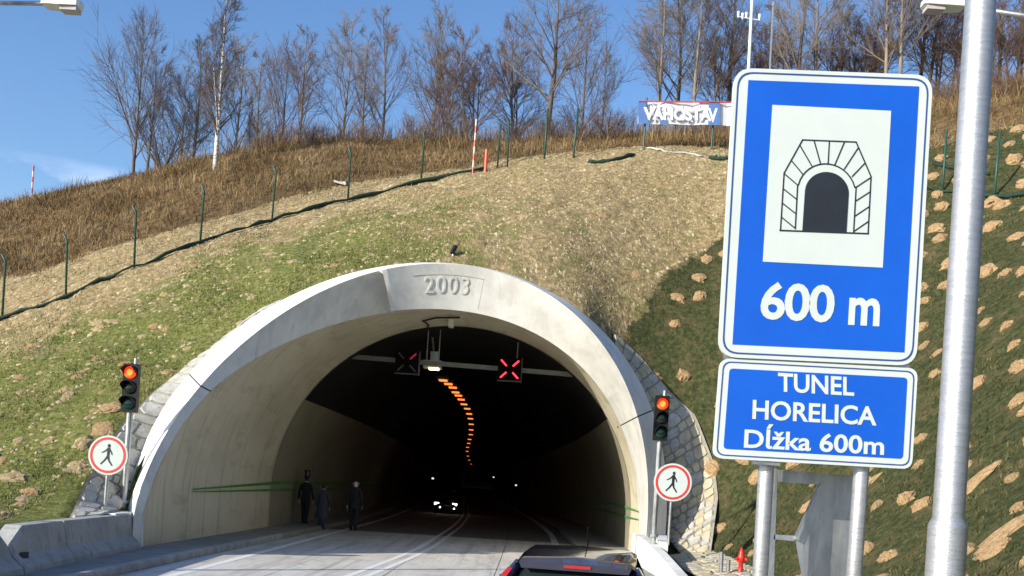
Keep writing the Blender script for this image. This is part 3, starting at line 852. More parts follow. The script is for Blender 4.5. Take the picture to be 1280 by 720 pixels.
# ------------------------------------------------------------------ traffic signals and no-pedestrian signs
def ellipse(c, rx, rz, y, n=32):
    return [Vector((c[0] + rx * math.cos(2 * math.pi * k / n), y, c[1] + rz * math.sin(2 * math.pi * k / n))) for k in range(n)]
def signal(label, foot, ztop, group, tilt=0.0):
    t = thing('traffic_signal', label, 'traffic light', foot, group)
    x, y, z = foot
    head_h = 1.10; zb = ztop - head_h
    bb = B(); bb.tube([(x, y, z - .35), (x, y, zb + .05)], .065, 12); bb.tube([(x, y, z - .02), (x, y, z + .05)], .11, 12); bb.obj('pole', M_galv, t, smooth=False)
    bb = B(); bb.box((x, y - .02, zb + head_h / 2), (.34, .17, head_h)); hs = bb.obj('housing', M_housing, t)
    bb = B(); bb.tube([(x + .06, y + .05, ztop), (x + .06, y + .05, ztop + .14)], .05, 8); bb.obj('top_fitting', M_galv, t)
    for k, (mt, nm) in enumerate(((M_sig_red, 'red_lamp'), (M_lens_off, 'amber_lamp'), (M_lens_green, 'green_lamp'))):
        zc = ztop - .20 - k * .35; yf = y - .11
        bb = B(); bb.loft([ellipse((x, zc), .145, .145, yf), ellipse((x, zc), .13, .13, yf - .03), ellipse((x, zc), .06, .06, yf - .045)])
        lens = bb.obj(nm, mt, t, smooth=True)
        if k == 0:
            bb = B(); bb.loft([ellipse((x, zc), .085, .085, yf - .035), ellipse((x, zc), .05, .05, yf - .055)]); bb.obj('bulb_glow', M_sig_core, lens)
        # visor: an open half tube over the lens
        bb = B(); ro, ri = [], []
        for yy, r_ in ((yf + .01, .165), (yf - .22, .160)):
            arc = [math.radians(a_) for a_ in range(-20, 201, 20)]
            if yy < yf: arc = [math.radians(20 + (a_ + 20) * 140 / 220) for a_ in range(-20, 201, 20)]
            ro.append([Vector((x + r_ * math.cos(a_), yy, zc + r_ * math.sin(a_))) for a_ in arc])
            ri.append([Vector((x + (r_ - .008) * math.cos(a_), yy, zc + (r_ - .008) * math.sin(a_))) for a_ in arc])
        bb.loft([ro[0] + ri[0][::-1], ro[1] + ri[1][::-1]])
        bb.obj('visor', M_housing, t)
    return t
signal('red-lit traffic signal on a pole by the left portal foot', tuple(P(155, 628, 22.9)), P(162, 455, 22.9).z, 'traffic signals at the tunnel mouth')
signal('red-lit traffic signal on a pole by the right portal foot', tuple(P(817, 670, 24.6)), P(827, 495, 24.6).z, 'traffic signals at the tunnel mouth')

def walker(c, s, y):
    """outline pieces of the walking figure, thickened strokes; c centre (x, z), s size"""
    def st(pts, w0, w1):
        (x0, z0), (x1, z1) = pts
        dx, dz = x1 - x0, z1 - z0; L = math.hypot(dx, dz); nx_, nz_ = -dz / L, dx / L
        return [(x0 + nx_ * w0, z0 + nz_ * w0), (x1 + nx_ * w1, z1 + nz_ * w1), (x1 - nx_ * w1, z1 - nz_ * w1), (x0 - nx_ * w0, z0 - nz_ * w0)]
    return [st(((.02, .34), (.01, -.12)), .075, .055), st(((.0, .30), (-.16, .16)), .035, .03), st(((-.15, .17), (-.29, .10)), .03, .022),
            st(((.05, .30), (.14, .15)), .035, .03), st(((.14, .16), (.19, .02)), .03, .022),
            st(((-.01, -.05), (-.15, -.25)), .05, .036), st(((-.14, -.23), (-.31, -.42)), .036, .03), st(((.02, -.06), (.06, -.27)), .05, .036), st(((.06, -.25), (.21, -.46)), .036, .03)]
def ped_sign(label, foot, centre, dia, group):
    t = thing('no_pedestrian_sign', label, 'road sign', foot, group)
    x, y, z = foot; cx, cz = centre.x, centre.z
    yp = y - .06; R = dia / 2
    bb = B(); bb.tube([(x, y, z - .1), (cx, y, cz + R * .6)], .035, 10); bb.obj('post', M_galv, t)
    bb = B(); bb.loft([ellipse((cx, cz), R, R, yp + .02, 48), ellipse((cx, cz), R, R, yp, 48)]); disc = bb.obj('disc', M_white, t)
    bb = B(); o, i = ellipse((cx, cz), R * .91, R * .91, yp - .003, 48), ellipse((cx, cz), R * .78, R * .78, yp - .003, 48)
    for k in range(48): bb.poly([o[k], o[(k + 1) % 48], i[(k + 1) % 48], i[k]])
    bb.obj('red_ring', M_red, disc)
    bb = B(); S = dia * .56
    for k, pc in enumerate(walker(None, None, None)): bb.poly([(cx + a * S, yp - .004 - k * .0003, cz + c_ * S) for a, c_ in pc])
    bb.poly(ellipse((cx + .03 * S, cz + .43 * S), .065 * S, .085 * S, yp - .0075, 16))
    bb.obj('walking_figure', M_black, disc)
    return t
ped_sign('round red-ringed no-pedestrians sign beside the left traffic signal', tuple(P(130.5, 642, 21.8)), P(135, 569, 21.74), .86, 'no-pedestrian signs')
ped_sign('round red-ringed no-pedestrians sign beside the right traffic signal', tuple(P(835.5, 676, 23.2)), P(841, 603, 23.14), .88, 'no-pedestrian signs')

# ------------------------------------------------------------------ big blue sign
SD = 5.1
def flat(pts_px, d): return [P(x, y, d) for x, y in pts_px]
def rounded(q, r, n=6):
    """rounded corners for a quad given in px, order TL TR BR BL"""
    out = []
    for k in range(4):
        p, a, c = Vector((*q[k], 0)), Vector((*q[k - 1], 0)), Vector((*q[(k + 1) % 4], 0))
        d0, d1 = (a - p).normalized(), (c - p).normalized()
        s, e = p + d0 * r, p + d1 * r
        for j in range(n + 1):
            u = j / n; out.append(((1 - u) ** 2 * s + 2 * u * (1 - u) * p + u * u * e).to_2d()[:])
    return out
def inset(q, i):
    c = Vector((sum(p[0] for p in q) / 4, sum(p[1] for p in q) / 4)); out = []
    w = (Vector(q[1]) - Vector(q[0])).length / 2; h = (Vector(q[3]) - Vector(q[0])).length / 2
    ex, ey = (Vector(q[1]) - Vector(q[0])).normalized(), (Vector(q[3]) - Vector(q[0])).normalized()
    for k, p in enumerate(q):
        sx, sy = (1 if k in (0, 3) else -1), (1 if k in (0, 1) else -1)
        out.append(tuple(Vector(p) + ex * i * sx + ey * i * sy))
    return out
def quad_map(q, d):
    """maps u, v in 0..1 (v up) into the px quad TL TR BR BL on the plane at distance d"""
    def f(u, v, h):
        a = Vector(q[3]).lerp(Vector(q[2]), u); c = Vector(q[0]).lerp(Vector(q[1]), u); p = a.lerp(c, v)
        return P(p.x, p.y, d) + Vector((0, -h, 0))
    return f
foot = P(952, 720, 5.22); foot = Vector(((P(952, 720, 5.22).x + P(1070, 720, 5.22).x) / 2, 5.2, .15))
sign = thing('tunnel_sign', 'big blue tunnel sign reading 600 m above a smaller name plate', 'road sign', foot)
BIG = [(918, 84.5), (1166.5, 94), (1145.5, 457.5), (897.5, 446)]
LOW = [(900.5, 447.5), (1147.5, 460.5), (1140, 586.5), (891, 572.5)]
def panel(q, name, rad, d, thick=.025):
    bb = B(); bb.prism(flat(rounded(q, rad), d), (0, thick, 0)); return bb.obj(name, M_alu if False else M_white, sign)
def ring_strip(q, i0, i1, r0, r1, d, name, m_, parent):
    a, c = flat(rounded(inset(q, i0), r0), d), flat(rounded(inset(q, i1), r1), d)
    bb = B(); n = len(a)
    for k in range(n): bb.poly([a[k], a[(k + 1) % n], c[(k + 1) % n], c[k]])
    return bb.obj(name, m_, parent)
pb = panel(BIG, 'sign_panel', 24, SD)
ring_strip(BIG, 4.6, 6.6, 20, 19, SD - .002, 'edge_line', M_navy, pb)
bb = B(); bb.prism(flat([(935.5, 100), (1149, 108), (1130.5, 440.5), (915.5, 430.5)], SD - .002), (0, .0012, 0)); bb.obj('blue_field', M_blue, pb)
bb = B(); bb.prism(flat([(965.5, 131), (1114, 138.5), (1103.5, 334.5), (953.5, 327)], SD - .004), (0, .0012, 0)); bb.obj('white_field', M_white, pb)
# pictogram, traced in px of the photo
def z1(x, y): return (960 + x / 5.14, 160 + y / 5.143)
def stroke(bb, p, q, w, d):
    p, q = Vector(p), Vector(q); t_ = (q - p).normalized(); n_ = Vector((-t_.y, t_.x)) * w / 2; e = t_ * w * .3
    bb.poly(flat([p + n_ - e, q + n_ + e, q - n_ + e, p - n_ - e], d))
bb = B(); k = 0
outer_pts = [(80, 656), (103, 290), (222, 76), (566, 90), (662, 312), (643, 678)]
arch_o = [(175, 648), (190, 370)] + [(376 + 187 * math.cos(a) , 420 - 190 * math.sin(a) + 8 * math.cos(a)) for a in np.linspace(math.pi * .92, math.pi * .08, 16)] + [(566, 380), (550, 668)]
for pts in (outer_pts, arch_o):
    for a, c in zip(pts[:-1], pts[1:]): stroke(bb, z1(*a), z1(*c), 1.7, SD - .0062)
stroke(bb, z1(76, 658), z1(646, 679), 1.9, SD - .0064)
for a, c in (((205, 112), (284, 248)), ((296, 82), (338, 232)), ((394, 84), (386, 228)), ((490, 92), (430, 234)), ((580, 126), (490, 264)), ((620, 228), (540, 312)), ((660, 318), (566, 380)), ((655, 410), (562, 470)), ((650, 505), (558, 566)), ((645, 600), (552, 664)),
             ((148, 206), (226, 300)), ((103, 292), (192, 368)), ((98, 390), (186, 460)), ((94, 484), (180, 552)), ((88, 574), (176, 646))):
    stroke(bb, z1(*a), z1(*c), 1.5, SD - .0066)
bb.obj('arch_outline', M_black, pb)
bb = B()
op = [(220, 660), (236, 420)] + [(378 + 141 * math.cos(a), 416 - 134 * math.sin(a) + 4 * math.cos(a)) for a in np.linspace(math.pi * .96, math.pi * .04, 18)] + [(519, 424), (504, 672)]
bb.prism(flat([z1(*p) for p in op], SD - .0068), (0, .0008, 0)); bb.obj('arch_opening', M_black, pb)
lay_text('600', quad_map([(953, 351.5), (1044.5, 356), (1042, 404), (949.5, 399)], SD - .0035), 'lettering', M_white, pb, bold=.023, spacing=.94)
lay_text('m', quad_map([(1062, 371.5), (1100.5, 373.5), (1099, 408), (1060, 406)], SD - .0035), 'lettering', M_white, pb, bold=.028)
pl = panel(LOW, 'name_plate', 13, SD + .012)
SL = SD + .012
ring_strip(LOW, 3.6, 5.2, 11, 10, SL - .002, 'edge_line', M_navy, pl)
bb = B(); bb.prism(flat(rounded(inset(LOW, 12.3), 5), SL - .002), (0, .0012, 0)); bb.obj('blue_field', M_blue, pl)
def z3(x, y): return (885 + x / 4.74, 445 + y / 4.74)
lay_text('TUNEL', quad_map([z3(415, 99), z3(866, 127), z3(866, 238), z3(415, 211)], SL - .0035), 'lettering', M_white, pl, bold=.021)
lay_text('HORELICA', quad_map([z3(266, 258), z3(1000, 300), z3(998, 414), z3(262, 374)], SL - .0035), 'lettering', M_white, pl, bold=.021)
lay_text('D\u013a\u017eka 600m', quad_map([z3(220, 396), z3(1046, 440), z3(1042, 588), z3(212, 544)], SL - .0035), 'lettering', M_white, pl, bold=.021)
for px0, px1 in ((950, 957.5), (1067.5, 1076.5)):
    bb = B(); a, c = P(px0, 720, 5.19), P(px1, 590, 5.19)
    up = (c - a).normalized(); lo_ = a - up * ((a.z - .12) / up.z); hi_ = P(px1, 590, 5.19) + up * 1.85
    bb.tube([lo_, hi_], .040, 14); bb.obj('post', M_galv_spangle, sign, smooth=True)
for yy in (582,):
    bb = B(); bb.box(P(957, 579.5, 5.12), (.14, .03, .014)); bb.obj('clamp', M_galv, sign)
bb = B(); bb.box(P(1020, 452.5, 5.135), (.95, .03, .03)); bb.obj('rail', M_galv, sign)
bb = B(); bb.box(P(1020, 300, 5.15), (.9, .03, .04)); bb.obj('rail', M_galv, sign)
# bent galvanised plate standing behind the posts
pl_t = thing('steel_plate_frame', 'dull galvanised steel plate frame standing behind the blue sign posts', 'steel frame', (1.55, 5.5, .15))
DP = 5.5
for nm, pts, th in (('upright', [(961, 585), (972, 586), (966, 760), (955, 760)], .03), ('crossbar', [(972, 587), (1028, 592), (1026, 606), (972, 602)], .03), ('tie_bar', [(968, 668), (996, 670), (994, 676.5), (967, 674)], .02),
                    ('plate', [(1028, 592.5), (1070, 596), (1064, 760), (1010, 760), (994.5, 674), (1026, 604)], .012)):
    bb = B(); bb.prism(flat(pts, DP + (.006 if nm == 'plate' else 0)), (0, th, 0)); bb.obj(nm, M_galv, pl_t)
bb = B(); bb.prism(flat([(1026, 604), (1029, 606), (998, 676), (994.5, 674)], DP - .03), (0, .05, 0)); bb.obj('flange', M_galv, pl_t)

# ------------------------------------------------------------------ steel lamp column in the foreground and two far street lights
lp = thing('lamp_column', 'thick galvanised steel lamp column in the right foreground', 'lamp post', (P(1180, 720, 5.0).x, 5.0, .15))
a, c = P(1181, 720, 5.0), P(1226, 0, 5.0); up = (c - a).normalized()
def along(p, z): return p + up * ((z - p.z) / up.z)
zs = P(1186, 655, 5.0).z
bb = B(); bb.tube([along(a, .1), along(a, zs - .012), along(a, zs + .028), along(a, zs + .034), along(a, 6.5), along(a, 9.5)], [.094, .094, .0766, .0754, .0708, .0625], 28, cap=True)
o = bb.obj('shaft', M_galv_spangle, lp, smooth=True); o.data.set_sharp_from_angle(angle=math.radians(16))
bb = B(); bb.tube([along(a, .13), along(a, .16)], .2, 20); bb.obj('base_plate', M_galv, lp)
def street_light(label, foot, z, tip, head_len, sgn):
    t = thing('street_light', label, 'street light', foot)
    x, y, z0 = foot
    bb = B(); bb.tube([(x, y, z0 - .2), (x, y, z)], [.1, .06], 12); bb.obj('mast', M_galv, t, smooth=True)
    bb = B(); bb.tube([(x, y, z - .05), Vector((x, y, z)).lerp(tip, .3) + Vector((0, 0, .08)), tip], .035, 8); bb.obj('arm', M_galv, t, smooth=True)
    hb = B(); n = []
    for f, w, h in ((0, .06, .05), (.06, .12, .10), (.5, .15, .13), (.94, .13, .10), (1, .08, .05)):
        px_ = tip.x + sgn * head_len * f; n.append([Vector((px_, y - w, tip.z - h * .4)), Vector((px_, y + w, tip.z - h * .4)), Vector((px_, y + w * .8, tip.z + h)), Vector((px_, y - w * .8, tip.z + h))])
    hb.loft(n); hd = hb.obj('luminaire', M_lampw, t)
    gb = B(); gb.box((tip.x + sgn * head_len * .72, y, tip.z - .08), (head_len * .42, .2, .06)); gb.obj('glass_bowl', M_glassdiff, hd)
tl = P(53, 4.5, 16); street_light('white street light head on an arm at the top left corner', (tl.x - 2.6, 16, gz(tl.x - 2.6, 16)), tl.z - .25, tl, .63, 1)
tr = P(1206, 8.5, 16); street_light('white street light head on an arm behind the lamp column', (tr.x + 2.9, 16, gz(tr.x + 2.9, 16)), tr.z - .35, tr, .68, -1)

# ------------------------------------------------------------------ red hydrant and two short steel stubs
hp = P(925, 722, 21.5)
hy = thing('fire_hydrant', 'small red fire hydrant at the foot of the right slope', 'hydrant', (hp.x, hp.y, hp.z))
bb = B(); prof = [(.0, .11), (.04, .11), (.05, .065), (.42, .06), (.44, .10), (.56, .10), (.60, .075), (.66, .07), (.70, .045), (.78, .03), (.79, .0)]
bb.loft([[Vector((hp.x + r_ * math.cos(a_), hp.y + r_ * math.sin(a_), hp.z + z_)) for a_ in np.linspace(0, 2 * math.pi, 16, endpoint=False)] for z_, r_ in [(z_ * .82, r_ * .8) for z_, r_ in prof]]); bb.obj('barrel', M_hydrant, hy, smooth=True)
for s in (-1, 1):
    bb = B(); bb.tube([(hp.x + s * .07, hp.y - .02, hp.z + .41), (hp.x + s * .12, hp.y - .04, hp.z + .39)], .034, 10); bb.obj('outlet', M_hydrant, hy)
for (px, py0, py1, lb) in ((902, 722, 691, 'taller grey steel stub left of the hydrant'), (910.5, 724, 701, 'shorter grey steel stub next to the hydrant')):
    p0, p1 = P(px - 1, py0, 21.6), P(px, py1, 21.6)
    t = thing('steel_stub', lb, 'bollard', p0); bb = B(); bb.tube([p0 - Vector((0, 0, .15)), p1], .045, 10); bb.obj('tube', M_galv, t); bb = B(); bb.tube([p1, p1 + Vector((0, 0, .02))], .052, 10); bb.obj('cap', M_galv, t)
# ------------------------------------------------------------------ inside the tunnel: gantry, lane signals, luminaires, camera
DG = 33.6
ga, gb_ = P(447, 446.5, DG), P(713, 468, DG)
gan = thing('signal_gantry', 'pale steel crossbeam spanning the tunnel mouth under the crown', 'gantry', ((ga.x + gb_.x) / 2, DG, (ga.z + gb_.z) / 2))
bb = B(); ax_ = (gb_ - ga).normalized(); L = (gb_ - ga).length
rot = Matrix((ax_, Vector((0, 1, 0)), ax_.cross(Vector((0, 1, 0))))).transposed()
bb.box((ga + gb_) / 2, (L + .9, .14, .15), rot); bb.obj('beam', mat('pale_beam_paint', [(.12, .125, .11), (.17, .175, .155)], .6, 5), gan)
for px in (533, 548, 646):
    bb = B(); p0 = P(px + 3, 408, DG); p0.z = ZC + math.sqrt((RIN - .05) ** 2 - (p0.x - axis(DG)) ** 2); p1 = ga.lerp(gb_, (P(px, 455, DG).x - ga.x) / (gb_.x - ga.x)); bb.tube([p0, p1], .022, 6); bb.obj('hanger', M_galv, gan)
M_gframe = mat('signal_frame', [(.06, .06, .055), (.09, .09, .085)], .7, 8)
def lane_signal(px, py, lit, label):
    c = P(px, py, DG - .3); t = thing('lane_signal', label, 'lane signal', c, 'lane signals on the gantry')
    bb = B(); bb.box(c, (.78, .22, .74)); bb.obj('cabinet', M_matte, t)
    bb = B(); bb.box((c.x + .40, c.y + .02, c.z - .02), (.03, .26, .80)); bb.obj('side_frame', M_gframe, t)
    bb = B(); bb.box((c.x, c.y + .02, c.z - .385), (.80, .26, .025)); bb.obj('bottom_frame', M_gframe, t)
    for s in (1, -1):
        for e in (1, -1):
            if not lit and not (s == 1 and e == 1): mt = mat('lane_cross_off', [(.03, .027, .027), (.04, .035, .035)], .5, 8)
            else: mt = M_ledred if lit else M_leddim
            bb = B(); r_ = Matrix.Rotation(-s * math.radians(45), 3, 'Y')
            p = Vector((c.x + e * .20, c.y - .118, c.z + s * e * .20)); bb.box(p, (.27, .012, .05), r_); bb.obj('cross_bar', mt, t)
lane_signal(637, 462, True, 'lane signal showing a bright red cross over the right lane')
lane_signal(509, 453, False, 'dim lane signal with a faint cross over the left lane')
# first luminaire, seen from the front, with its cable run
c = P(541, 456, 35.2)
t = thing('tunnel_lamp_box', 'lit white luminaire box hanging next to the gantry', 'lamp', c)
bb = B(); bb.box(c, (.62, .5, .26)); bb.obj('housing', mat('lamp_box_white', [(.5, .5, .4), (.6, .6, .5)], .5, 5), t)
bb = B(); bb.box((c.x + .05, c.y - .06, c.z - .15), (.34, .4, .05)); bb.obj('lens', M_warm, t)
bb = B(); bb.box((c.x + .05, c.y + .1, c.z + .3), (.3, .3, .34)); bb.obj('junction_box', M_galv, t)
bb = B(); bb.tube([(c.x, c.y + .1, c.z + .4), (c.x - .1, c.y, c.z + 1.15)], .04, 6); bb.obj('hanger', M_galv, t)
cb = P(564, 404, 32.0)
t = thing('camera_box', 'small white camera box hanging from the crown of the mouth', 'camera', cb)
bb = B(); bb.box((cb.x, cb.y, cb.z), (.16, .3, .26)); bb.obj('housing', M_lampw, t)
bb = B(); bb.tube([(cb.x, cb.y, cb.z + .1), (cb.x, cb.y, ZC + RIN)], .025, 6); bb.obj('bracket', M_galv, t)
cab = [P(534, 412, 33.0), P(536, 404, 32.4), P(529, 396, 31.6), P(545, 392, 31.2), P(575, 393, 31.1)]
t = thing('ceiling_cable', 'dark cable looping over the crown just inside the mouth', 'cable', cab[0])
pts = []
for p in cab:
    y_ = p.y; x_ = p.x; pts.append(Vector((x_, y_, ZC + math.sqrt((RIN - .06) ** 2 - (x_ - axis(y_)) ** 2))))
bb = B(); bb.tube(pts, .03, 6); bb.obj('cable', M_dark, t)
# orange luminaires under the crown, following the bend
LAMPS = [(554, 475), (560.5, 479.5), (566, 484), (569.5, 490), (573, 494), (576.5, 499), (580, 505), (584, 510.5), (586.5, 517), (588, 523), (589, 530), (589, 537), (588.5, 543), (587, 549), (586, 554), (584.5, 559), (584, 564), (585, 570), (586.5, 575), (589, 580)]
lamp0 = None
ordinals = ['first', 'second', 'third', 'fourth', 'fifth', 'sixth', 'seventh', 'eighth', 'ninth', 'tenth', 'eleventh', 'twelfth', 'thirteenth', 'fourteenth', 'fifteenth', 'sixteenth', 'seventeenth', 'eighteenth', 'nineteenth', 'twentieth']
for k, (px, py) in enumerate(LAMPS):
    v = (px - CX) * SR - (py - CY) * CR
    d_ = (6.25 - CAMZ) * FPX / v
    p = P(px, py, d_)
    if lamp0 is None:
        t = lamp0 = thing('ceiling_lamp', '', 'lamp', p, 'orange lamps along the tunnel crown')
        bb = B(); bb.box((p.x, p.y, p.z + .06), (.5, .9, .12)); bb.obj('housing', M_dark, t)
        bb = B(); bb.box((p.x, p.y, p.z - .02), (.34, .4, .05)); bb.obj('glowing_lens', M_sodium, t)
        bb = B(); bb.tube([(p.x, p.y, p.z + .1), (p.x, p.y, p.z + .85)], .03, 6); bb.obj('hanger', M_dark, t)
    else: t = dup(lamp0, p)
    t['label'] = '%s glowing orange ceiling lamp, counted from the tunnel mouth' % ordinals[k]
# small far lights deep in the bore
for (px, py, d_, lb) in ((541, 598, 80, 'tiny white light on the left tunnel wall above the oncoming car'), (617, 596.5, 120, 'tiny white light deep in the tunnel right of the lamp row'), (645, 606.5, 95, 'tiny white light low on the right side deep in the tunnel')):
    p = P(px, py, d_); t = thing('wall_light', lb, 'light', p)
    bb = B(); bb.box(p, (.16, .1, .12)); bb.obj('lens', mat('small_light', [(.8, .8, .8), (.9, .9, .9)], .4, 5, emit=(.9, .92, 1), estr=.9), t)
    bb = B(); bb.box(p + Vector((0, .1, 0)), (.22, .1, .18)); bb.obj('housing', M_dark, t)

# ------------------------------------------------------------------ cars
def make_car(label, paint, loc, yaw, headlights_on=False, brake=False):
    t = thing('hatchback_car', label, 'car', loc)
    R3 = Matrix.Rotation(yaw, 3, 'Z'); loc = Vector(loc)
    def W(x, y, z): return loc + R3 @ Vector((x, y, z))
    def part(name, rings, m_, smooth_=True, closed=True, parent=None, cap=True):
        bb = B(); bb.loft([[W(*p) for p in r] for r in rings], closed, cap); return bb.obj(name, m_, parent or t, smooth=smooth_)
    def sec(y, w, zb, zt):
        return [(-w * .9, y, zb), (-w * .985, y, zb + .12), (-w, y, (zb + zt) * .52), (-w * .965, y, zt - .05), (-w * .90, y, zt), (0, y, zt + .025), (w * .90, y, zt), (w * .965, y, zt - .05), (w, y, (zb + zt) * .52), (w * .985, y, zb + .12), (w * .9, y, zb)]
    body = part('body', [sec(-1.93, .70, .34, .72), sec(-1.90, .78, .26, .84), sec(-1.78, .82, .22, .90), sec(-1.2, .84, .2, .92), sec(0, .84, .2, .90), sec(.9, .84, .2, .90), sec(1.25, .82, .22, .86), sec(1.65, .78, .24, .76), sec(1.85, .70, .28, .66), sec(1.92, .60, .34, .58)], paint)
    # glasshouse: rear glass, roof, screen
    zr, wr = 1.38, .515
    prof = [(-1.83, .90, .74), (-1.62, 1.18, .655), (-1.42, zr - .02, .55), (-1.36, zr, wr), (-.9, zr + .035, wr + .02), (-.2, zr + .045, wr + .03), (.28, zr + .005, wr + .01), (.7, 1.17, .62), (1.12, .89, .72)]
    part('glasshouse', [[(-w - .0, y, .88), (-w, y, z - .01), (-w * .6, y, z + .006), (0, y, z + .012), (w * .6, y, z + .006), (w, y, z - .01), (w, y, .88)] for y, z, w in prof], M_carglass)
    roof = part('roof', [[(-w - .012, y, z - .055), (-w - .006, y, z - .012), (-w * .9, y, z + .022), (0, y, z + .045), (w * .9, y, z + .022), (w + .006, y, z - .012), (w + .012, y, z - .055)] for y, z, w in [(-1.50, zr - .025, .54), (-1.42, zr, .535), (-1.36, zr + .004, wr + .012)] + [(y, z, w) for y, z, w in prof[4:7]]], paint, closed=False)
    # roof spoiler lip with the high brake light
    part('spoiler', [[(-.50, y, z), (-.2, y, z + .022), (.2, y, z + .022), (.50, y, z), (.48, y, z - .045), (-.48, y, z - .045)] for y, z in ((-1.60, zr - .02), (-1.45, zr + .012))], paint, smooth_=False, parent=roof)
    bb = B(); bb.box(W(.02, -1.607, zr - .028), (.24, .02, .026), R3); bb.obj('high_brake_light', M_brakelamp, roof)
    # pillars
    for s in (-1, 1):
        part('rear_pillar', [[(s * .76, -1.84, .86), (s * .60, -1.86, .86), (s * .78, -1.50, .88)], [(s * .69, -1.62, 1.18), (s * .56, -1.65, 1.18), (s * .70, -1.36, 1.18)], [(s * .565, -1.44, zr - .02), (s * .47, -1.47, zr - .01), (s * .575, -1.22, zr - .02)]], paint)
        part('tail_light', [[(s * .765, -1.87, .78), (s * .64, -1.90, .78), (s * .64, -1.82, .78), (s * .785, -1.68, .78)], [(s * .735, -1.79, 1.0), (s * .645, -1.82, 1.0), (s * .64, -1.74, 1.0), (s * .755, -1.62, 1.0)], [(s * .65, -1.60, 1.24), (s * .60, -1.625, 1.24), (s * .59, -1.55, 1.24), (s * .665, -1.48, 1.24)], [(s * .615, -1.52, 1.30), (s * .565, -1.54, 1.30), (s * .56, -1.48, 1.30), (s * .62, -1.44, 1.30)]], M_tail, smooth_=False)
        part('middle_pillar', [[(s * .80, -.22, .88), (s * .80, -.12, .88), (s * .76, -.17, .88)], [(s * .56, -.26, zr), (s * .56, -.17, zr), (s * .52, -.2, zr)]], M_dark)
        part('front_pillar', [[(s * .77, 1.10, .88), (s * .70, 1.16, .88), (s * .72, .98, .88)], [(s * .545, .30, zr - .01), (s * .49, .34, zr + .01), (s * .54, .22, zr)]], paint)
        part('mirror', [[(s * .84, .78, .92), (s * .98, .76, .92), (s * .98, .70, .94), (s * .84, .70, .94)], [(s * .84, .78, 1.04), (s * .97, .76, 1.03), (s * .97, .70, 1.03), (s * .84, .70, 1.04)]], paint)
        for y in (-1.2, 1.2):
            wb = B(); wb.tube([W(s * .62, y, .29), W(s * .845, y, .29)], .29, 22); wh = wb.obj('wheel', M_tyre, t)
            wb = B(); wb.tube([W(s * .835, y, .29), W(s * .85, y, .29)], .19, 14); wb.obj('rim', M_galv, wh)
        hb = B(); hb.box(W(s * .56, 1.82, .60), (.26, .16, .13), R3); hb.obj('headlight', M_head if headlights_on else M_glassdiff, t)
        if headlights_on:
            hb = B(); hb.box(W(s * .44 - .1, 1.90, .36 + .02 * s), (.08, .06, .07), R3); hb.obj('fog_light', mat('fog_lit', [(.8, .8, .8), (.9, .9, .9)], .4, 5, emit=(1, .95, .85), estr=6), t)
    hb = B(); hb.tube([W(.03, .12, zr + .05), W(.03, -.12, zr + .28)], .008, 6); hb.obj('aerial', M_dark, roof)
    hb = B(); hb.tube([W(.0, -1.80, .98), W(-.3, -1.73, 1.06)], .012, 6); hb.obj('rear_wiper', M_dark, t)
    hb = B(); hb.box(W(0, -1.935, .60), (.5, .02, .11), R3); hb.obj('number_plate', M_white, t)
    hb = B(); hb.box(W(0, -1.92, .40), (1.45, .08, .16), R3); hb.obj('rear_bumper', M_dark, t)
    # interior seen through the rear glass
    return t
make_car('dark blue hatchback at the bottom of the photo heading into the tunnel', M_carpaint, (.80, 10.5, -.0), math.radians(-7.0))
p = P(557, 628, 62); make_car('dark oncoming car with lit headlights inside the tunnel', M_carpaint_b, (p.x, 64, 0), math.pi, True)

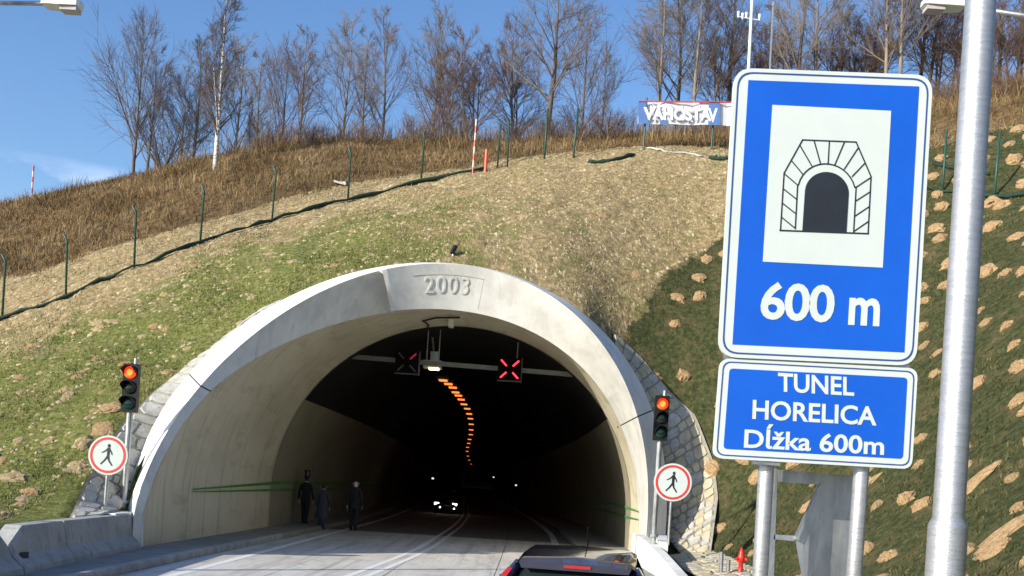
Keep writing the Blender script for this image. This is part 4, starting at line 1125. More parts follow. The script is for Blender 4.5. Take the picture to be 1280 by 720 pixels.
# ------------------------------------------------------------------ three people walking into the tunnel
def grow(verts, edges, radii, root=0, sub=2):
    me_ = bpy.data.meshes.new('grow'); me_.from_pydata(verts, edges, [])
    ob = bpy.data.objects.new('grow', me_); COL.objects.link(ob)
    sk = ob.modifiers.new('skin', 'SKIN'); sk.use_smooth_shade = True
    for i, r_ in enumerate(radii):
        me_.skin_vertices[0].data[i].radius = r_ if hasattr(r_, '__len__') else (r_, r_)
        me_.skin_vertices[0].data[i].use_root = (i == root)
    sb = ob.modifiers.new('sub', 'SUBSURF'); sb.levels = sub; sb.render_levels = sub
    bpy.context.view_layer.update()
    out_ = bpy.data.meshes.new_from_object(ob.evaluated_get(bpy.context.evaluated_depsgraph_get()))
    bpy.data.objects.remove(ob); bpy.data.meshes.remove(me_)
    return out_
def person(label, foot, h, cloth, hair, stride=.12, hat=False, coat=False, rz=0.0):
    t = thing('person', label, 'person', foot, 'people walking into the tunnel')
    t.rotation_euler = (0, 0, rz)
    s = h / 1.78
    # +Y is the walking direction
    V = [(0, 0, .95), (0, .01, 1.12), (0, .0, 1.32), (0, -.01, 1.47), (0, .01, 1.56), (0, .025, 1.66), (0, .03, 1.74),        # pelvis..head top 0-6
         (-.18, -.01, 1.43), (-.235, -.05, 1.17), (-.24, .0 - stride * .6, .93), (-.24, .02 - stride * .6, .84),                       # left arm 7-10
         (.18, -.01, 1.43), (.235, .02, 1.17), (.24, .08 + stride * .6, .94), (.24, .10 + stride * .6, .85),                            # right arm 11-14
         (-.10, 0, .88), (-.105, stride * .7 + .03, .49), (-.105, stride, .09), (-.11, stride + .15, .045),                                    # left leg 15-18
         (.10, 0, .88), (.105, -stride * .3, .48), (.105, -stride, .10), (.115, -stride + .15, .05)]                                          # right leg 19-22
    E = [(0, 1), (1, 2), (2, 3), (3, 4), (4, 5), (5, 6), (3, 7), (7, 8), (8, 9), (9, 10), (3, 11), (11, 12), (12, 13), (13, 14), (0, 15), (15, 16), (16, 17), (17, 18), (0, 19), (19, 20), (20, 21), (21, 22)]
    Rr = [(.16, .12), (.155, .115), (.185, .125), (.12, .09), (.062, .062), (.098, .105), (.065, .075), (.082, .075), (.06, .06), (.046, .046), (.038, .03), (.082, .075), (.06, .06), (.046, .046), (.038, .03),
          (.105, .105), (.078, .078), (.058, .062), (.045, .04), (.105, .105), (.078, .078), (.058, .062), (.045, .04)]
    me_ = grow([(x * s, y * s, z * s) for x, y, z in V], E, [(a * s, c * s) for a, c in Rr])
    for m_ in (cloth, M_skin, hair, M_dark): me_.materials.append(m_)
    for p_ in me_.polygons:
        c_ = p_.center / s
        k = 0
        if c_.z > 1.545: k = 1
        if c_.z > 1.66 or (c_.z > 1.575 and c_.y < .02): k = 2
        if c_.z < .885 and abs(c_.x) > .19 and c_.z > .7: k = 1
        if c_.z < .085: k = 3
        p_.material_index = k
    o_ = link_mesh('body', me_, t)
    # ears, hands with fingers
    for sx in (-1, 1):
        eb = B(); eb.loft([[Vector((sx * s * (.098 + q), (.02 + .028 * math.cos(a_)) * s, (1.655 + .038 * math.sin(a_)) * s)) for a_ in np.linspace(0, 2 * math.pi, 8, endpoint=False)] for q in (0, .02)])
        me2 = eb.mesh('ear', M_skin); link_mesh('ear', me2, t)
        i = 10 if sx < 0 else 14
        hx, hy_, hz = V[i]
        for f in range(5):
            fb = B(); off = (f - 1.5) * .018
            if f == 4: pts = [(hx - sx * .0, hy_ + .03, hz - .01), (hx - sx * .01, hy_ + .055, hz - .04), (hx - sx * .015, hy_ + .06, hz - .07)]
            else:
                ln = (.085, .098, .092, .072)[f]
                pts = [(hx, hy_ - off, hz - .02), (hx - sx * .005, hy_ - off + .004, hz - .02 - ln * .55), (hx - sx * .02, hy_ - off + .012, hz - .02 - ln)]
            fb.tube([(a * s, c * s, e * s) for a, c, e in pts], [.010 * s, .009 * s, .007 * s], 6); link_mesh('finger', fb.mesh('finger', M_skin, True), t)
    # jacket skirt / long coat as clothing
    cb_ = B(); rows = ([(1.10, .175, .135), (.95, .19, .15), (.80, .185, .145)] if not coat else [(1.30, .20, .15), (1.05, .20, .155), (.85, .225, .18), (.60, .25, .205), (.44, .27, .225)])
    rg = []
    for z_, a_, c_ in rows: rg.append([Vector((a_ * math.cos(q) * s * (1 + .03 * math.sin(5 * q)), c_ * math.sin(q) * s, z_ * s)) for q in np.linspace(0, 2 * math.pi, 20, endpoint=False)])
    inn = [[p_ * 1.0 for p_ in r_] for r_ in rg]
    cb_.loft(rg, True, False)
    cme = cb_.mesh('coat', cloth, True); link_mesh('long_coat' if coat else 'jacket_hem', cme, t)
    if hat:
        hb = B(); prof_ = [(1.70, .115), (1.705, .145), (1.712, .145), (1.72, .104), (1.80, .098), (1.94, .10), (1.99, .102), (1.995, .09), (1.996, .0)]
        hb.loft([[Vector((r_ * math.cos(q) * s, (.025 + r_ * 1.08 * math.sin(q)) * s, z_ * s)) for q in np.linspace(0, 2 * math.pi, 18, endpoint=False)] for z_, r_ in prof_]); link_mesh('tall_hat', hb.mesh('hat', M_dark, True), t)
    return t
pp = P(380, 655.5, 36.4); person('person in a black suit and tall black hat on the left walkway', (pp.x, pp.y, .15), 1.76, M_suit, M_hairdark, hat=True, rz=math.radians(-12))
pp = P(402.5, 662.5, 36.0); person('person in a long grey coat between the two men in black', (pp.x, 35.8, .0), 1.68, M_coat, M_hairdark, coat=True, stride=.08, rz=math.radians(-5))
pp = P(441, 664.5, 36.2); person('person in a black suit with white hair on the left edge line', (pp.x, 36.2, .0), 1.86, M_suit, M_hair, rz=math.radians(-4))
# ------------------------------------------------------------------ fences along the top of the slope
POST_H = 2.0
def post_mesh():
    bb = B(); bb.tube([(0, 0, -.3), (0, 0, POST_H - .22), (-.10, -.06, POST_H)], .036, 8)
    return bb.mesh('post', M_fence, True)
POSTME = post_mesh()
bb = B(); bb.tube([(0, 0, -.3), (0, 0, POST_H + .02)], .040, 8); POSTME2 = bb.mesh('post_straight', M_fence, True)
def fence(label, pts, net=True, straight=(), wires=(.35, 1.0, 1.7)):
    t = thing('wire_fence', label, 'fence', pts[0])
    o_ = Vector(pts[0])
    for k, p in enumerate(pts):
        p = Vector(p); p.z = gz(p.x, p.y)
        q = link_mesh('post', POSTME2 if k in straight else POSTME, t, p - o_)
        q.rotation_euler = (random.uniform(-.03, .03), random.uniform(-.03, .03), random.uniform(-.3, .3))
    for w in wires:
        wb = B(); ln = []
        for k in range(len(pts) - 1):
            for j in range(4):
                a, c = Vector(pts[k]), Vector(pts[k + 1]); p = a.lerp(c, j / 4); z0 = a.z + (c.z - a.z) * j / 4
                ln.append(Vector((p.x, p.y, z0 + w)))
        ln.append(Vector(pts[-1]) + Vector((0, 0, w)))
        wb.tube(ln, .0045, 3); wb.obj('wire', M_fence, t)
    if net:
        nb = B(); ln = []; rr = []
        for k in range(len(pts) - 1):
            for j in range(6):
                p = Vector(pts[k]).lerp(Vector(pts[k + 1]), j / 6); z0 = gz(p.x, p.y - .1)
                ln.append(Vector((p.x, p.y - .12 + random.uniform(-.05, .05), z0 + .06 + random.uniform(-.02, .05)))); rr.append(.06 * random.uniform(.4, 1.5))
        nb.tube(ln, rr, 7); nb.obj('rolled_net', M_net, t, smooth=True)
    return t
F3 = [Vector((x, y, gz(x, y))) for x, y, z in LEFT_FENCE]
lead = Vector((-18.0, 30.9, gz(-18, 30.9)))
fence('green fence posts climbing the left side of the slope above a dark net roll', [lead] + F3[:8])
brow = F3[8:]
fence('green fence posts along the brow of the slope left of the banner', [F3[7] + Vector((.4, 0, 0))] + brow[:2], net=False, straight=(1, 2))
rf = []
for (x, y) in ((12.4, 34.0), (13.4, 32.6), (14.45, 31.2), (15.1, 29.9), (15.9, 28.4)):
    rf.append(Vector((x, y, gz(x, y))))
fence('green fence posts at the far right beyond the lamp column', rf, straight=(0, 1, 2, 3, 4))
# sagging green net line and white sheeting under the banner
def draped(name, label, cat, pts_px, r, m_, d):
    pts = [on_ground(px, py) + Vector((0, 0, .05)) for px, py in pts_px]
    t = thing(name, label, cat, pts[0]); bb = B(); ln, rr = [], []
    for a, c in zip(pts[:-1], pts[1:]):
        for j in range(5):
            p = a.lerp(c, j / 5); ln.append(Vector((p.x, p.y, gz(p.x, p.y) + .05 + random.uniform(-.02, .05)))); rr.append(r * random.uniform(.5, 1.3))
    bb.tube(ln, rr, 6); bb.obj('sheet', m_, t, smooth=True); return t
draped('net_roll', 'dark green net lying on the slope edge left of the banner', 'net', [(735, 205), (765, 202), (800, 194)], .09, M_net, 40)
draped('net_roll', 'dark green net crumpled beside the blue sign under the banner', 'net', [(886, 199), (900, 201), (912, 200)], .12, M_net, 40)
draped('white_sheeting', 'crumpled white sheeting lying under the banner', 'sheeting', [(808, 188), (830, 192), (856, 194), (884, 198)], .05, M_plastic_sheet, 40)
draped('net_roll', 'green net hanging on the right slope behind the lamp column', 'net', [(1168, 207), (1190, 214), (1222, 218), (1240, 222)], .07, M_net, 33)

# ------------------------------------------------------------------ banner on two posts
BD = 41.0
bl = P(806, 187, BD)
ban = thing('banner', 'white and blue company banner stretched between posts on the hill brow', 'banner', (bl.x, BD, gz(bl.x, BD)))
BQ = [(798, 127), (935, 128.5), (935, 157), (797, 154.5)]
bb = B()
n = 16; top, bot = [], []
for k in range(n + 1):
    u = k / n; yo = .05 * math.sin(u * 17) + .03 * math.sin(u * 41)
    a = P(BQ[0][0] + (BQ[1][0] - BQ[0][0]) * u, BQ[0][1] + (BQ[1][1] - BQ[0][1]) * u, BD); c = P(BQ[3][0] + (BQ[2][0] - BQ[3][0]) * u, BQ[3][1] + (BQ[2][1] - BQ[3][1]) * u, BD)
    top.append(a + Vector((0, yo, 0))); bot.append(c + Vector((0, yo, 0)))
for off in (0, .01):
    for k in range(n): bb.poly([top[k] + Vector((0, off, 0)), top[k + 1] + Vector((0, off, 0)), bot[k + 1] + Vector((0, off, 0)), bot[k] + Vector((0, off, 0))])
sh = bb.obj('cloth', M_banner_w, ban)
bm_ = quad_map(BQ, BD - .1)
def patch(u0, u1, v0, v1, m_, nm, sk=0.0, h=0.0):
    q = B(); q.poly([bm_(u0 - sk, v0, h), bm_(u1 - sk, v0, h), bm_(u1, v1, h), bm_(u0, v1, h)]); return q.obj(nm, m_, ban)
patch(.0, .075, .30, 1.0, M_banner_b, 'blue_patch'); patch(.005, .10, .0, .30, M_banner_b, 'blue_patch'); patch(.64, .745, .0, 1, M_banner_b, 'blue_patch'); patch(.20, .27, .0, .22, M_banner_b, 'blue_patch')
patch(.0, 1.0, .97, 1.05, M_banner_r, 'red_hem')
rs = random.Random(3)
for k in range(22):
    u = rs.uniform(.10, .97)
    if .62 < u < .76: continue
    v = rs.uniform(.1, .8); patch(u, u + rs.uniform(.008, .022), v, min(1, v + rs.uniform(.12, .35)), M_banner_g, 'streak', sk=rs.uniform(-.05, .03), h=.002 + k * .0001)
lay_text('V\u00c1HOSTA', quad_map([(804, 130), (889, 132), (889, 152), (804, 150)], BD - .1), 'lettering_shadow', M_banner_g, ban, bold=.06, thick=.006)
lay_text('V\u00c1HOSTA', quad_map([(805, 130), (889, 132), (889, 151), (805, 149.5)], BD - .1), 'lettering', M_banner_w, ban, bold=.03, thick=.010)
lay_text('V', quad_map([(885, 135), (897, 135.5), (897, 153), (885, 152.5)], BD - .1), 'lettering', M_banner_w, ban, bold=.03, thick=.010)
for px in (804, 889):
    bb = B(); a = P(px, 188, BD + .06); a.z = gz(a.x, a.y) - .2; c = P(px + 4.5, 122, BD + .06); bb.tube([a, c], .04, 8); bb.obj('post', M_fence, ban)

# ------------------------------------------------------------------ striped rods, marker post, masts
def rod(name, label, cat, px, py0, py1, d, r, cols, bands):
    a, c = P(px, py0, d), P(px + (py0 - py1) * .07, py1, d); a.z = gz(a.x, a.y) - .05
    t = thing(name, label, cat, a)
    for k in range(bands):
        bb = B(); bb.tube([a.lerp(c, k / bands), a.lerp(c, (k + 1) / bands)], r, 8); bb.obj('band', cols[k % 2], t)
rod('ranging_rod', 'thin red and white striped rod on the fence line near the brow', 'pole', 591.5, 206, 149, 40.2, .036, (M_red, M_white), 8)
rod('marker_post', 'short orange red post beside the striped rod', 'post', 606.5, 215, 187, 40.2, .065, (M_orange, M_orange), 2)
rod('ranging_rod', 'thin striped rod on the hill crest at the far left', 'pole', 40, 237, 207, 51, .045, (M_white, M_red), 6)
m0 = P(933, 150, 47); m1 = P(941.5, -30, 47); m0.z = gz(m0.x, m0.y) - .2
t = thing('weather_mast', 'white weather mast with small sensors above the big sign', 'mast', m0)
bb = B(); bb.tube([m0, m1], [.09, .06], 10); bb.obj('pole', M_lampw, t, smooth=True)
c = P(936, 24, 47); bb = B(); bb.tube([c + Vector((-.55, 0, .1)), c + Vector((.5, 0, -.02))], .03, 6); bb.obj('crossarm', M_lampw, t)
for dx, dz in ((-.5, .16), (-.3, .1), (-.12, .14), (.5, .1)):
    bb = B(); bb.tube([c + Vector((dx, 0, dz - .12)), c + Vector((dx, 0, dz + .16))], [.03, .07], 8); bb.obj('sensor', M_lampw, t)
m0 = P(961, 120, 48); m1 = P(966.5, 8, 48); m0.z = gz(m0.x, m0.y) - .2
t = thing('thin_mast', 'thinner pale mast right of the weather mast', 'mast', m0)
bb = B(); bb.tube([m0, m1], .045, 8); bb.obj('pole', M_lampw, t); bb = B(); bb.tube([m1, m1 + Vector((0, 0, .2))], .07, 8); bb.obj('cap', M_lampw, t)
c = P(566, 322, 31.2); c.z = max(c.z, gz(c.x, 31.2) + .1)
t = thing('survey_box', 'small grey device on a stub above the crown of the portal', 'device', (c.x, 31.2, gz(c.x, 31.2)))
bb = B(); bb.tube([(c.x, 31.2, gz(c.x, 31.2) - .2), (c.x, 31.2, c.z)], .03, 6); bb.obj('stub', M_galv, t)
bb = B(); bb.tube([(c.x - .03, 31.15, c.z - .05), (c.x + .06, 31.25, c.z + .2)], .075, 10); bb.obj('case', M_dark, t)
# bleached debris lying on the slope
p = on_ground(425, 233); bb = B(); bb.box((p.x, p.y, p.z + .1), (.5, .25, .08), Matrix.Rotation(.2, 3, 'Y')); bb.box((p.x + .1, p.y + .05, p.z + .13), (.25, .2, .07), Matrix.Rotation(-.2, 3, 'Y'))
tag(bb.obj('bleached_board', M_plastic_sheet, loc=p), 'bleached pale board lying in the weeds above the fence', 'board')

# ------------------------------------------------------------------ bare trees
def gen_tree(seed, h, r0, kind):
    """returns (trunk mesh builder, crown mesh builder) rooted at the origin"""
    rg = random.Random(seed); tb, cb_ = B(), B()
    def wander(p, d_, L, segs, up, wob):
        pts = [p.copy()]; d_ = d_.copy()
        for k in range(segs):
            d_ = (d_ + Vector((rg.gauss(0, wob), rg.gauss(0, wob), rg.gauss(0, wob * .6) + up))).normalized()
            pts.append(pts[-1] + d_ * L / segs)
        return pts
    def at(pts, f):
        q = f * (len(pts) - 1); i = min(int(q), len(pts) - 2); return pts[i].lerp(pts[i + 1], q - i), (pts[i + 1] - pts[i]).normalized()
    def side(d_, ang):
        a = d_.orthogonal().normalized(); a.rotate(Matrix.Rotation(rg.uniform(0, 2 * math.pi), 3, d_))
        return (d_ * math.cos(ang) + a * math.sin(ang)).normalized()
    def twigs(pts, L, n, r_):
        for _ in range(n):
            f = rg.uniform(.15, 1); p, d_ = at(pts, f); l_ = L * rg.uniform(.5, 1.1) * (1.15 - .5 * f)
            w = wander(p, side(d_, math.radians(rg.uniform(22, 50))), l_, 2, .05, .07)
            cb_.tube(w, [r_, r_ * .8, r_ * .5], 3, cap=False)
    def limb(p, d_, L, r_, nsub, ntw, up):
        w = wander(p, d_, L, 5, up, .06)
        cb_.tube(w, [r_ * (1 - .15 * k) for k in range(6)], 5, cap=False)
        for k in range(nsub):
            f = rg.uniform(.18, .97); q, e = at(w, f); l_ = L * rg.uniform(.28, .52) * (1.2 - .6 * f)
            s_ = wander(q, side(e, math.radians(rg.uniform(24, 48))), l_, 3, .06, .07); rs_ = max(.011, r_ * .38 * (1.1 - .5 * f))
            cb_.tube(s_, [rs_, rs_ * .8, rs_ * .62, rs_ * .45], 4, cap=False)
            twigs(s_, l_ * .75, ntw, .0062)
        twigs(w, L * .28, ntw, .0062)
    if kind == 'shrub':
        for k in range(9):
            a = rg.uniform(0, 2 * math.pi); d_ = Vector((math.cos(a) * .45, math.sin(a) * .45, 1)).normalized()
            b0 = Vector((rg.uniform(-.25, .25), rg.uniform(-.25, .25), -.1))
            if k < 3:
                w = wander(b0, d_, h * .45, 4, .02, .08); tb.tube(w, [r0 * (1 - .12 * q) for q in range(5)], 6); limb(w[-1], (w[-1] - w[-2]).normalized(), h * .55, r0 * .5, 9, 7, .05)
            limb(b0, d_, h * rg.uniform(.7, 1.0), r0 * .6, 10, 6, .03)
        return tb, cb_
    stems = {'vase': 1, 'upright': 1, 'birch': 1, 'multi': 3}[kind]
    for s in range(stems):
        lean = Vector((0, 0, 1)) if kind == 'birch' else Vector((rg.uniform(-.06, .06), rg.uniform(-.06, .06), 1)) if stems == 1 else Vector((rg.uniform(-.2, .2), rg.uniform(-.15, .15), 1))
        p0 = Vector((0, 0, -.25)) if stems == 1 else Vector((rg.uniform(-.3, .3), rg.uniform(-.3, .3), -.25))
        hh = h * (1 if s == 0 else rg.uniform(.7, .95))
        tr_ = wander(p0, lean.normalized(), hh, 10, .05, .012 if kind == 'birch' else .03)
        tb.tube(tr_, [max(.012, r0 * (1 - .093 * k)) * (1 if s == 0 else .7) for k in range(11)], 8)
        if kind == 'birch':
            for (f0, L0) in ((.22, .30), (.30, .26), (.36, .30)):
                p, d_ = at(tr_, f0); w = wander(p, side(d_, math.radians(rg.uniform(26, 34))), hh * L0, 5, .10, .03); tb.tube(w, [r0 * .34 * (1 - .14 * q) for q in range(6)], 6); twigs(w, hh * .12, 26, .0062)
        nl = {'vase': 22, 'upright': 26, 'birch': 40, 'multi': 16}[kind]
        for k in range(nl):
            f = {'vase': .16, 'upright': .24, 'birch': .16, 'multi': .26}[kind] + (1 - .25) * (k + rg.random()) / nl
            f = min(f, .98); p, d_ = at(tr_, f)
            ang = {'vase': rg.uniform(28, 48), 'upright': rg.uniform(30, 56), 'birch': rg.uniform(24, 42), 'multi': rg.uniform(26, 52)}[kind]
            L = hh * {'vase': .60, 'upright': .42, 'birch': .27, 'multi': .46}[kind] * (1.25 - f) * rg.uniform(.8, 1.15)
            limb(p, side(d_, math.radians(ang)), L, max(.014, r0 * .36 * (1.1 - f)), 8, 8, {'vase': .06, 'upright': .05, 'birch': .10, 'multi': .05}[kind])
    return tb, cb_
TREE_LIB = {}
def tree_lib(key, seed, h, r0, kind, bark, twig):
    tb, cb_ = gen_tree(seed, h, r0, kind)
    TREE_LIB[key] = (tb.mesh('trunk', bark, True), cb_.mesh('crown', twig), h)
tree_lib('vase', 11, 8.5, .13, 'vase', M_bark, M_twig)
tree_lib('vase2', 21, 8.5, .12, 'vase', M_bark, M_twig)
tree_lib('up1', 12, 9, .13, 'upright', M_bark, M_twig)
tree_lib('up2', 13, 9, .12, 'upright', M_barktan, M_twiggrey)
tree_lib('up3', 18, 9, .15, 'upright', M_bark, M_twiggrey)
tree_lib('multi', 14, 7.5, .10, 'multi', M_bark, M_twig)
tree_lib('multi2', 24, 7.5, .10, 'multi', M_bark, M_twigred)
tree_lib('birch', 15, 11.5, .15, 'birch', M_birch, M_twig)
tree_lib('shrub', 16, 3.2, .06, 'shrub', M_bark, M_twigred)
tree_lib('shrub2', 17, 3.2, .06, 'shrub', M_bark, M_twig)
def plant(key, px, py_base, py_top, d, label, name='bare_tree', cat='tree', group=None, lean=0.0, rz=None, sx=1.0):
    a = P(px, py_base, d); x, y = a.x, d
    z = gz(x, y); hgt = P(px, py_top, d).z - z
    tm, cm, h = TREE_LIB[key]
    s = hgt / h
    t = thing(name, label, cat, (x, y, z), group)
    sx *= 1.0 if 'birch' in name else 1.1
    t.scale = (s * sx, s * sx, s); t.rotation_euler = (0, lean, random.uniform(0, 6.28) if rz is None else rz)
    link_mesh('trunk', tm, t); link_mesh('crown', cm, t)
    return t
G_T = 'bare trees along the hill crest'
plant('vase', 166, 218, 25, 56, 'bare wide-crowned tree alone at the left end of the crest', group=G_T, lean=-.03, rz=2.4, sx=.72)
plant('up1', 182, 212, 55, 58, 'thin bare leaning tree just right of the lone left tree', group=G_T, lean=.07, rz=1.0, sx=.7)
plant('shrub2', 207, 205, 135, 55, 'dark low bush between the lone left tree and the birch', name='shrub', cat='shrub', group='bushes on the hill', sx=1.0)
plant('birch', 267, 238, -35, 45, 'tall white-barked birch standing above the left fence', name='birch_tree', group=None, rz=1.2, lean=.015)
plant('birch', 308, 228, 120, 46, 'small pale birch sapling right of the tall birch', name='birch_sapling', rz=2.2, sx=.55)
CREST = [('up3', 240, 205, 45, 60, .8), ('up2', 292, 195, 50, 62, .85), ('up3', 322, 190, 70, 57, .8), ('up2', 226, 205, 85, 60, .8), ('vase2', 355, 178, 58, 58, .8), ('up1', 374, 172, 42, 56, .9), ('up2', 428, 168, 20, 60, .8), ('up3', 455, 165, 45, 57, .8), ('up1', 478, 162, 15, 59, .7),
         ('up2', 540, 158, 8, 60, .75), ('multi', 562, 155, 55, 56, 1.0), ('multi2', 592, 152, 42, 56, 1.05), ('multi2', 645, 148, 40, 58, 1.0), ('up3', 684, 143, -40, 50, 1.1), ('vase', 728, 145, 20, 55, .8), ('up2', 752, 145, 60, 57, .7),
         ('up2', 826, 135, -30, 56, .9), ('up1', 846, 132, -50, 57, .9), ('up2', 868, 130, -45, 55, .9), ('multi', 890, 128, 10, 56, 1.0), ('up3', 915, 125, -60, 58, .9), ('multi2', 950, 125, 25, 56, 1.1), ('up3', 997, 120, -80, 52, .8), ('up2', 1017, 118, -90, 53, .8), ('multi', 975, 120, 20, 58, 1.1), ('multi2', 1045, 115, 30, 55, 1.2),
         ('up2', 1108, 108, -110, 50, .8), ('up2', 1127, 105, -120, 50, .8), ('multi', 1075, 110, -10, 56, 1.1), ('multi2', 1090, 108, 20, 54, 1.2), ('up1', 1150, 100, -80, 55, .9), ('multi', 1165, 98, -30, 54, 1.2), ('multi2', 1195, 95, 0, 52, 1.2), ('up1', 1250, 90, -90, 54, .9), ('multi', 1262, 88, -20, 50, 1.2), ('up3', 1278, 85, -80, 54, 1.0), ('multi2', 1235, 90, -5, 50, 1.2), ('multi2', 1300, 85, -30, 49, 1.2)]
SHAPE = {'up1': 'slender dark tree', 'up2': 'slender pale-stemmed tree', 'up3': 'stout upright tree', 'multi': 'many-stemmed tree', 'multi2': 'bushy reddish tree', 'vase': 'spreading tree', 'vase2': 'spreading tree'}
EXTRA = {684: 'tallest dark tree above the brow of the slope', 997: 'tall bare trunk rising left of centre behind the sign', 1017: 'tall bare trunk rising right of its twin behind the sign', 1108: 'pale tall trunk left of its twin near the sign corner', 1127: 'pale tall trunk right of its twin near the sign corner'}
order = sorted(CREST, key=lambda c: c[1])
for k, (key, px, pb_, pt, d_, sx) in enumerate(order):
    n_ = k + 1
    side_ = 'left' if n_ <= 20 else 'right'
    i_ = n_ if n_ <= 20 else len(order) - n_ + 1
    lb = EXTRA.get(px) or 'bare %s on the crest, %s from the %s of the tree row' % (SHAPE[key], (ordinals + ['twenty-first', 'twenty-second'])[i_ - 1], 'left' if n_ <= 20 else 'right')
    plant(key, px, pb_, pt, d_, lb, group=G_T, sx=sx)
SHR = [(385, 212, 150, 48, 'dark leafless bush right of the birch sapling'), (452, 200, 150, 47, 'rusty bush above the fence left of the dense thicket'), (640, 190, 140, 47, 'bush behind the brow fence left of its tall posts'), (760, 182, 128, 45, 'bush at the right end of the brow left of the banner'), (725, 184, 134, 45, 'bush behind the two tall green posts'), (520, 190, 138, 48, 'brown bush in the middle of the weedy bank'), (330, 205, 150, 52, 'brown bush on the crest behind the birch sapling'),
       (575, 182, 132, 48, 'brown bush above the striped rod'), (685, 184, 140, 46, 'low bush left of the two tall green posts'), (1255, 140, 85, 40, 'brown bush at the right edge above the fence'), (1185, 140, 88, 42, 'brown bush between the sign and the lamp column'), (1225, 135, 70, 45, 'tall brown bush just right of the lamp column')]
for k, (px, pb_, pt, d_, lb) in enumerate(SHR):
    plant('shrub' if k % 2 else 'shrub2', px, pb_, pt, d_, lb, name='shrub', cat='shrub', group='bushes on the hill', sx=1.35)

# ------------------------------------------------------------------ weeds, grass, clods
def blades(name, n_try, region, hrange, width, m_, label, accept, lean=.35, per=5, spread=.12, seed=1, bend=.3, patch_tint=0.0, dry=None):
    """many thin bent blades as one mesh; attribute 'tint' is a random value per tuft"""
    rg = np.random.RandomState(seed)
    x = rg.uniform(region[0], region[1], n_try); y = rg.uniform(region[2], region[3], n_try)
    keep = rg.uniform(size=n_try) < accept(x, y); x, y = x[keep], y[keep]
    n = len(x); tint = (1 - patch_tint) * rg.uniform(0, 1, n) + patch_tint * np.clip(fnoise(x, y, 1.2, seed + 20) * 1.6 - .3, 0, 1); hh = rg.uniform(hrange[0], hrange[1], n)
    if dry is not None: tint = np.clip(tint * .75 + dry(x, y), 0, 1)
    X = np.repeat(x, per) + rg.normal(0, spread, n * per); Y = np.repeat(y, per) + rg.normal(0, spread, n * per)
    Z = ground(X, Y) - .03
    H = np.repeat(hh, per) * rg.uniform(.55, 1.1, n * per); T = np.clip(np.repeat(tint, per) + rg.normal(0, .12, n * per), 0, 1)
    a = rg.uniform(0, 2 * np.pi, n * per); l_ = rg.uniform(.1, 1, n * per) * lean * H; b_ = rg.uniform(0, 2 * np.pi, n * per)
    wx, wy = np.cos(b_) * width * .5, np.sin(b_) * width * .5
    m1x, m1y, m1z = X + np.cos(a) * l_ * .35, Y + np.sin(a) * l_ * .35, Z + H * .6
    tx, ty, tz = X + np.cos(a) * l_, Y + np.sin(a) * l_, Z + H * (1 - bend * .3)
    V = np.stack([np.stack([X - wx, Y - wy, Z], -1), np.stack([X + wx, Y + wy, Z], -1), np.stack([m1x + wx * .7, m1y + wy * .7, m1z], -1), np.stack([m1x - wx * .7, m1y - wy * .7, m1z], -1), np.stack([tx, ty, tz], -1)], 1).reshape(-1, 3)
    N = n * per
    base = np.arange(N) * 5
    me_ = bpy.data.meshes.new(name)
    me_.vertices.add(N * 5); me_.vertices.foreach_set('co', V.ravel())
    loops = np.concatenate([np.stack([base, base + 1, base + 2, base + 3], -1), ], -1).ravel(); tri = np.stack([base + 3, base + 2, base + 4], -1).ravel()
    me_.loops.add(N * 7); me_.loops.foreach_set('vertex_index', np.r_[loops, tri])
    me_.polygons.add(N * 2); me_.polygons.foreach_set('loop_start', np.r_[np.arange(N) * 4, N * 4 + np.arange(N) * 3]); me_.polygons.foreach_set('loop_total', np.r_[np.full(N, 4), np.full(N, 3)])
    me_.update(calc_edges=True)
    at_ = me_.attributes.new('tint', 'FLOAT', 'POINT'); at_.data.foreach_set('value', np.repeat(T, 5).astype(np.float32))
    me_.materials.append(m_)
    o_ = bpy.data.objects.new(name, me_); COL.objects.link(o_); tag(o_, label, name.split('_')[-1], kind='stuff')
    return o_
def fnoise(x, y, s, seed=0):
    """cheap smooth noise field in 0..1"""
    rg = np.random.RandomState(seed); v = np.zeros_like(x)
    for k in range(7):
        a, f, ph = rg.uniform(0, 6.28), s * rg.uniform(.6, 1.8), rg.uniform(0, 6.28)
        v += np.sin((x * np.cos(a) + y * np.sin(a)) * f + ph + 1.3 * np.sin((x * np.sin(a) - y * np.cos(a)) * f * .7))
    return np.clip(.5 + v / 7, 0, 1)
MG_grass = attr_mat('slope_grass', 'tint', [(.0, (.06, .095, .02)), (.35, (.125, .15, .04)), (.6, (.25, .22, .09)), (1, (.40, .32, .18))])
MG_weed = attr_mat('brown_weed', 'tint', [(.0, (.07, .055, .028)), (.3, (.16, .09, .042)), (.5, (.165, .13, .06)), (.75, (.28, .175, .085)), (1, (.38, .29, .165))])
MG_net = attr_mat('net_slope_grass', 'tint', [(.0, (.02, .028, .010)), (.55, (.048, .056, .02)), (1, (.15, .135, .055))])
def open_ground(x, y):
    """not on the road, not under the collar"""
    z = hill(x, y); ax2 = np.interp(y, AX_D, AX_X)
    return ((x < -8.9) | (x > 5.5) | (z > 1.0)) & ~((np.hypot(x - ax2, np.maximum(z - ZC, 0)) < 7.35) & (y < 31.2) & (y > 19)) & ~((x > -9.9) & (x < 4.9) & (y < 22))
blades('slope_grass', 90000, (-22, 8, 18, 42), (.05, .15), .022, MG_grass, 'thin dry and green grass over the slope round the portal', lambda x, y: np.where(open_ground(x, y) & (zone_upper(x, y) < .5) & (zone_net(x, y) < .5), (.10 + .8 * smooth(.36, .66, fnoise(x, y, 1.1, 3))) * (.35 + .65 * lushness(x, y)), 0), per=4, spread=.09, seed=2, lean=.9, patch_tint=.5, dry=lambda x, y: .45 * (1 - lushness(x, y)))
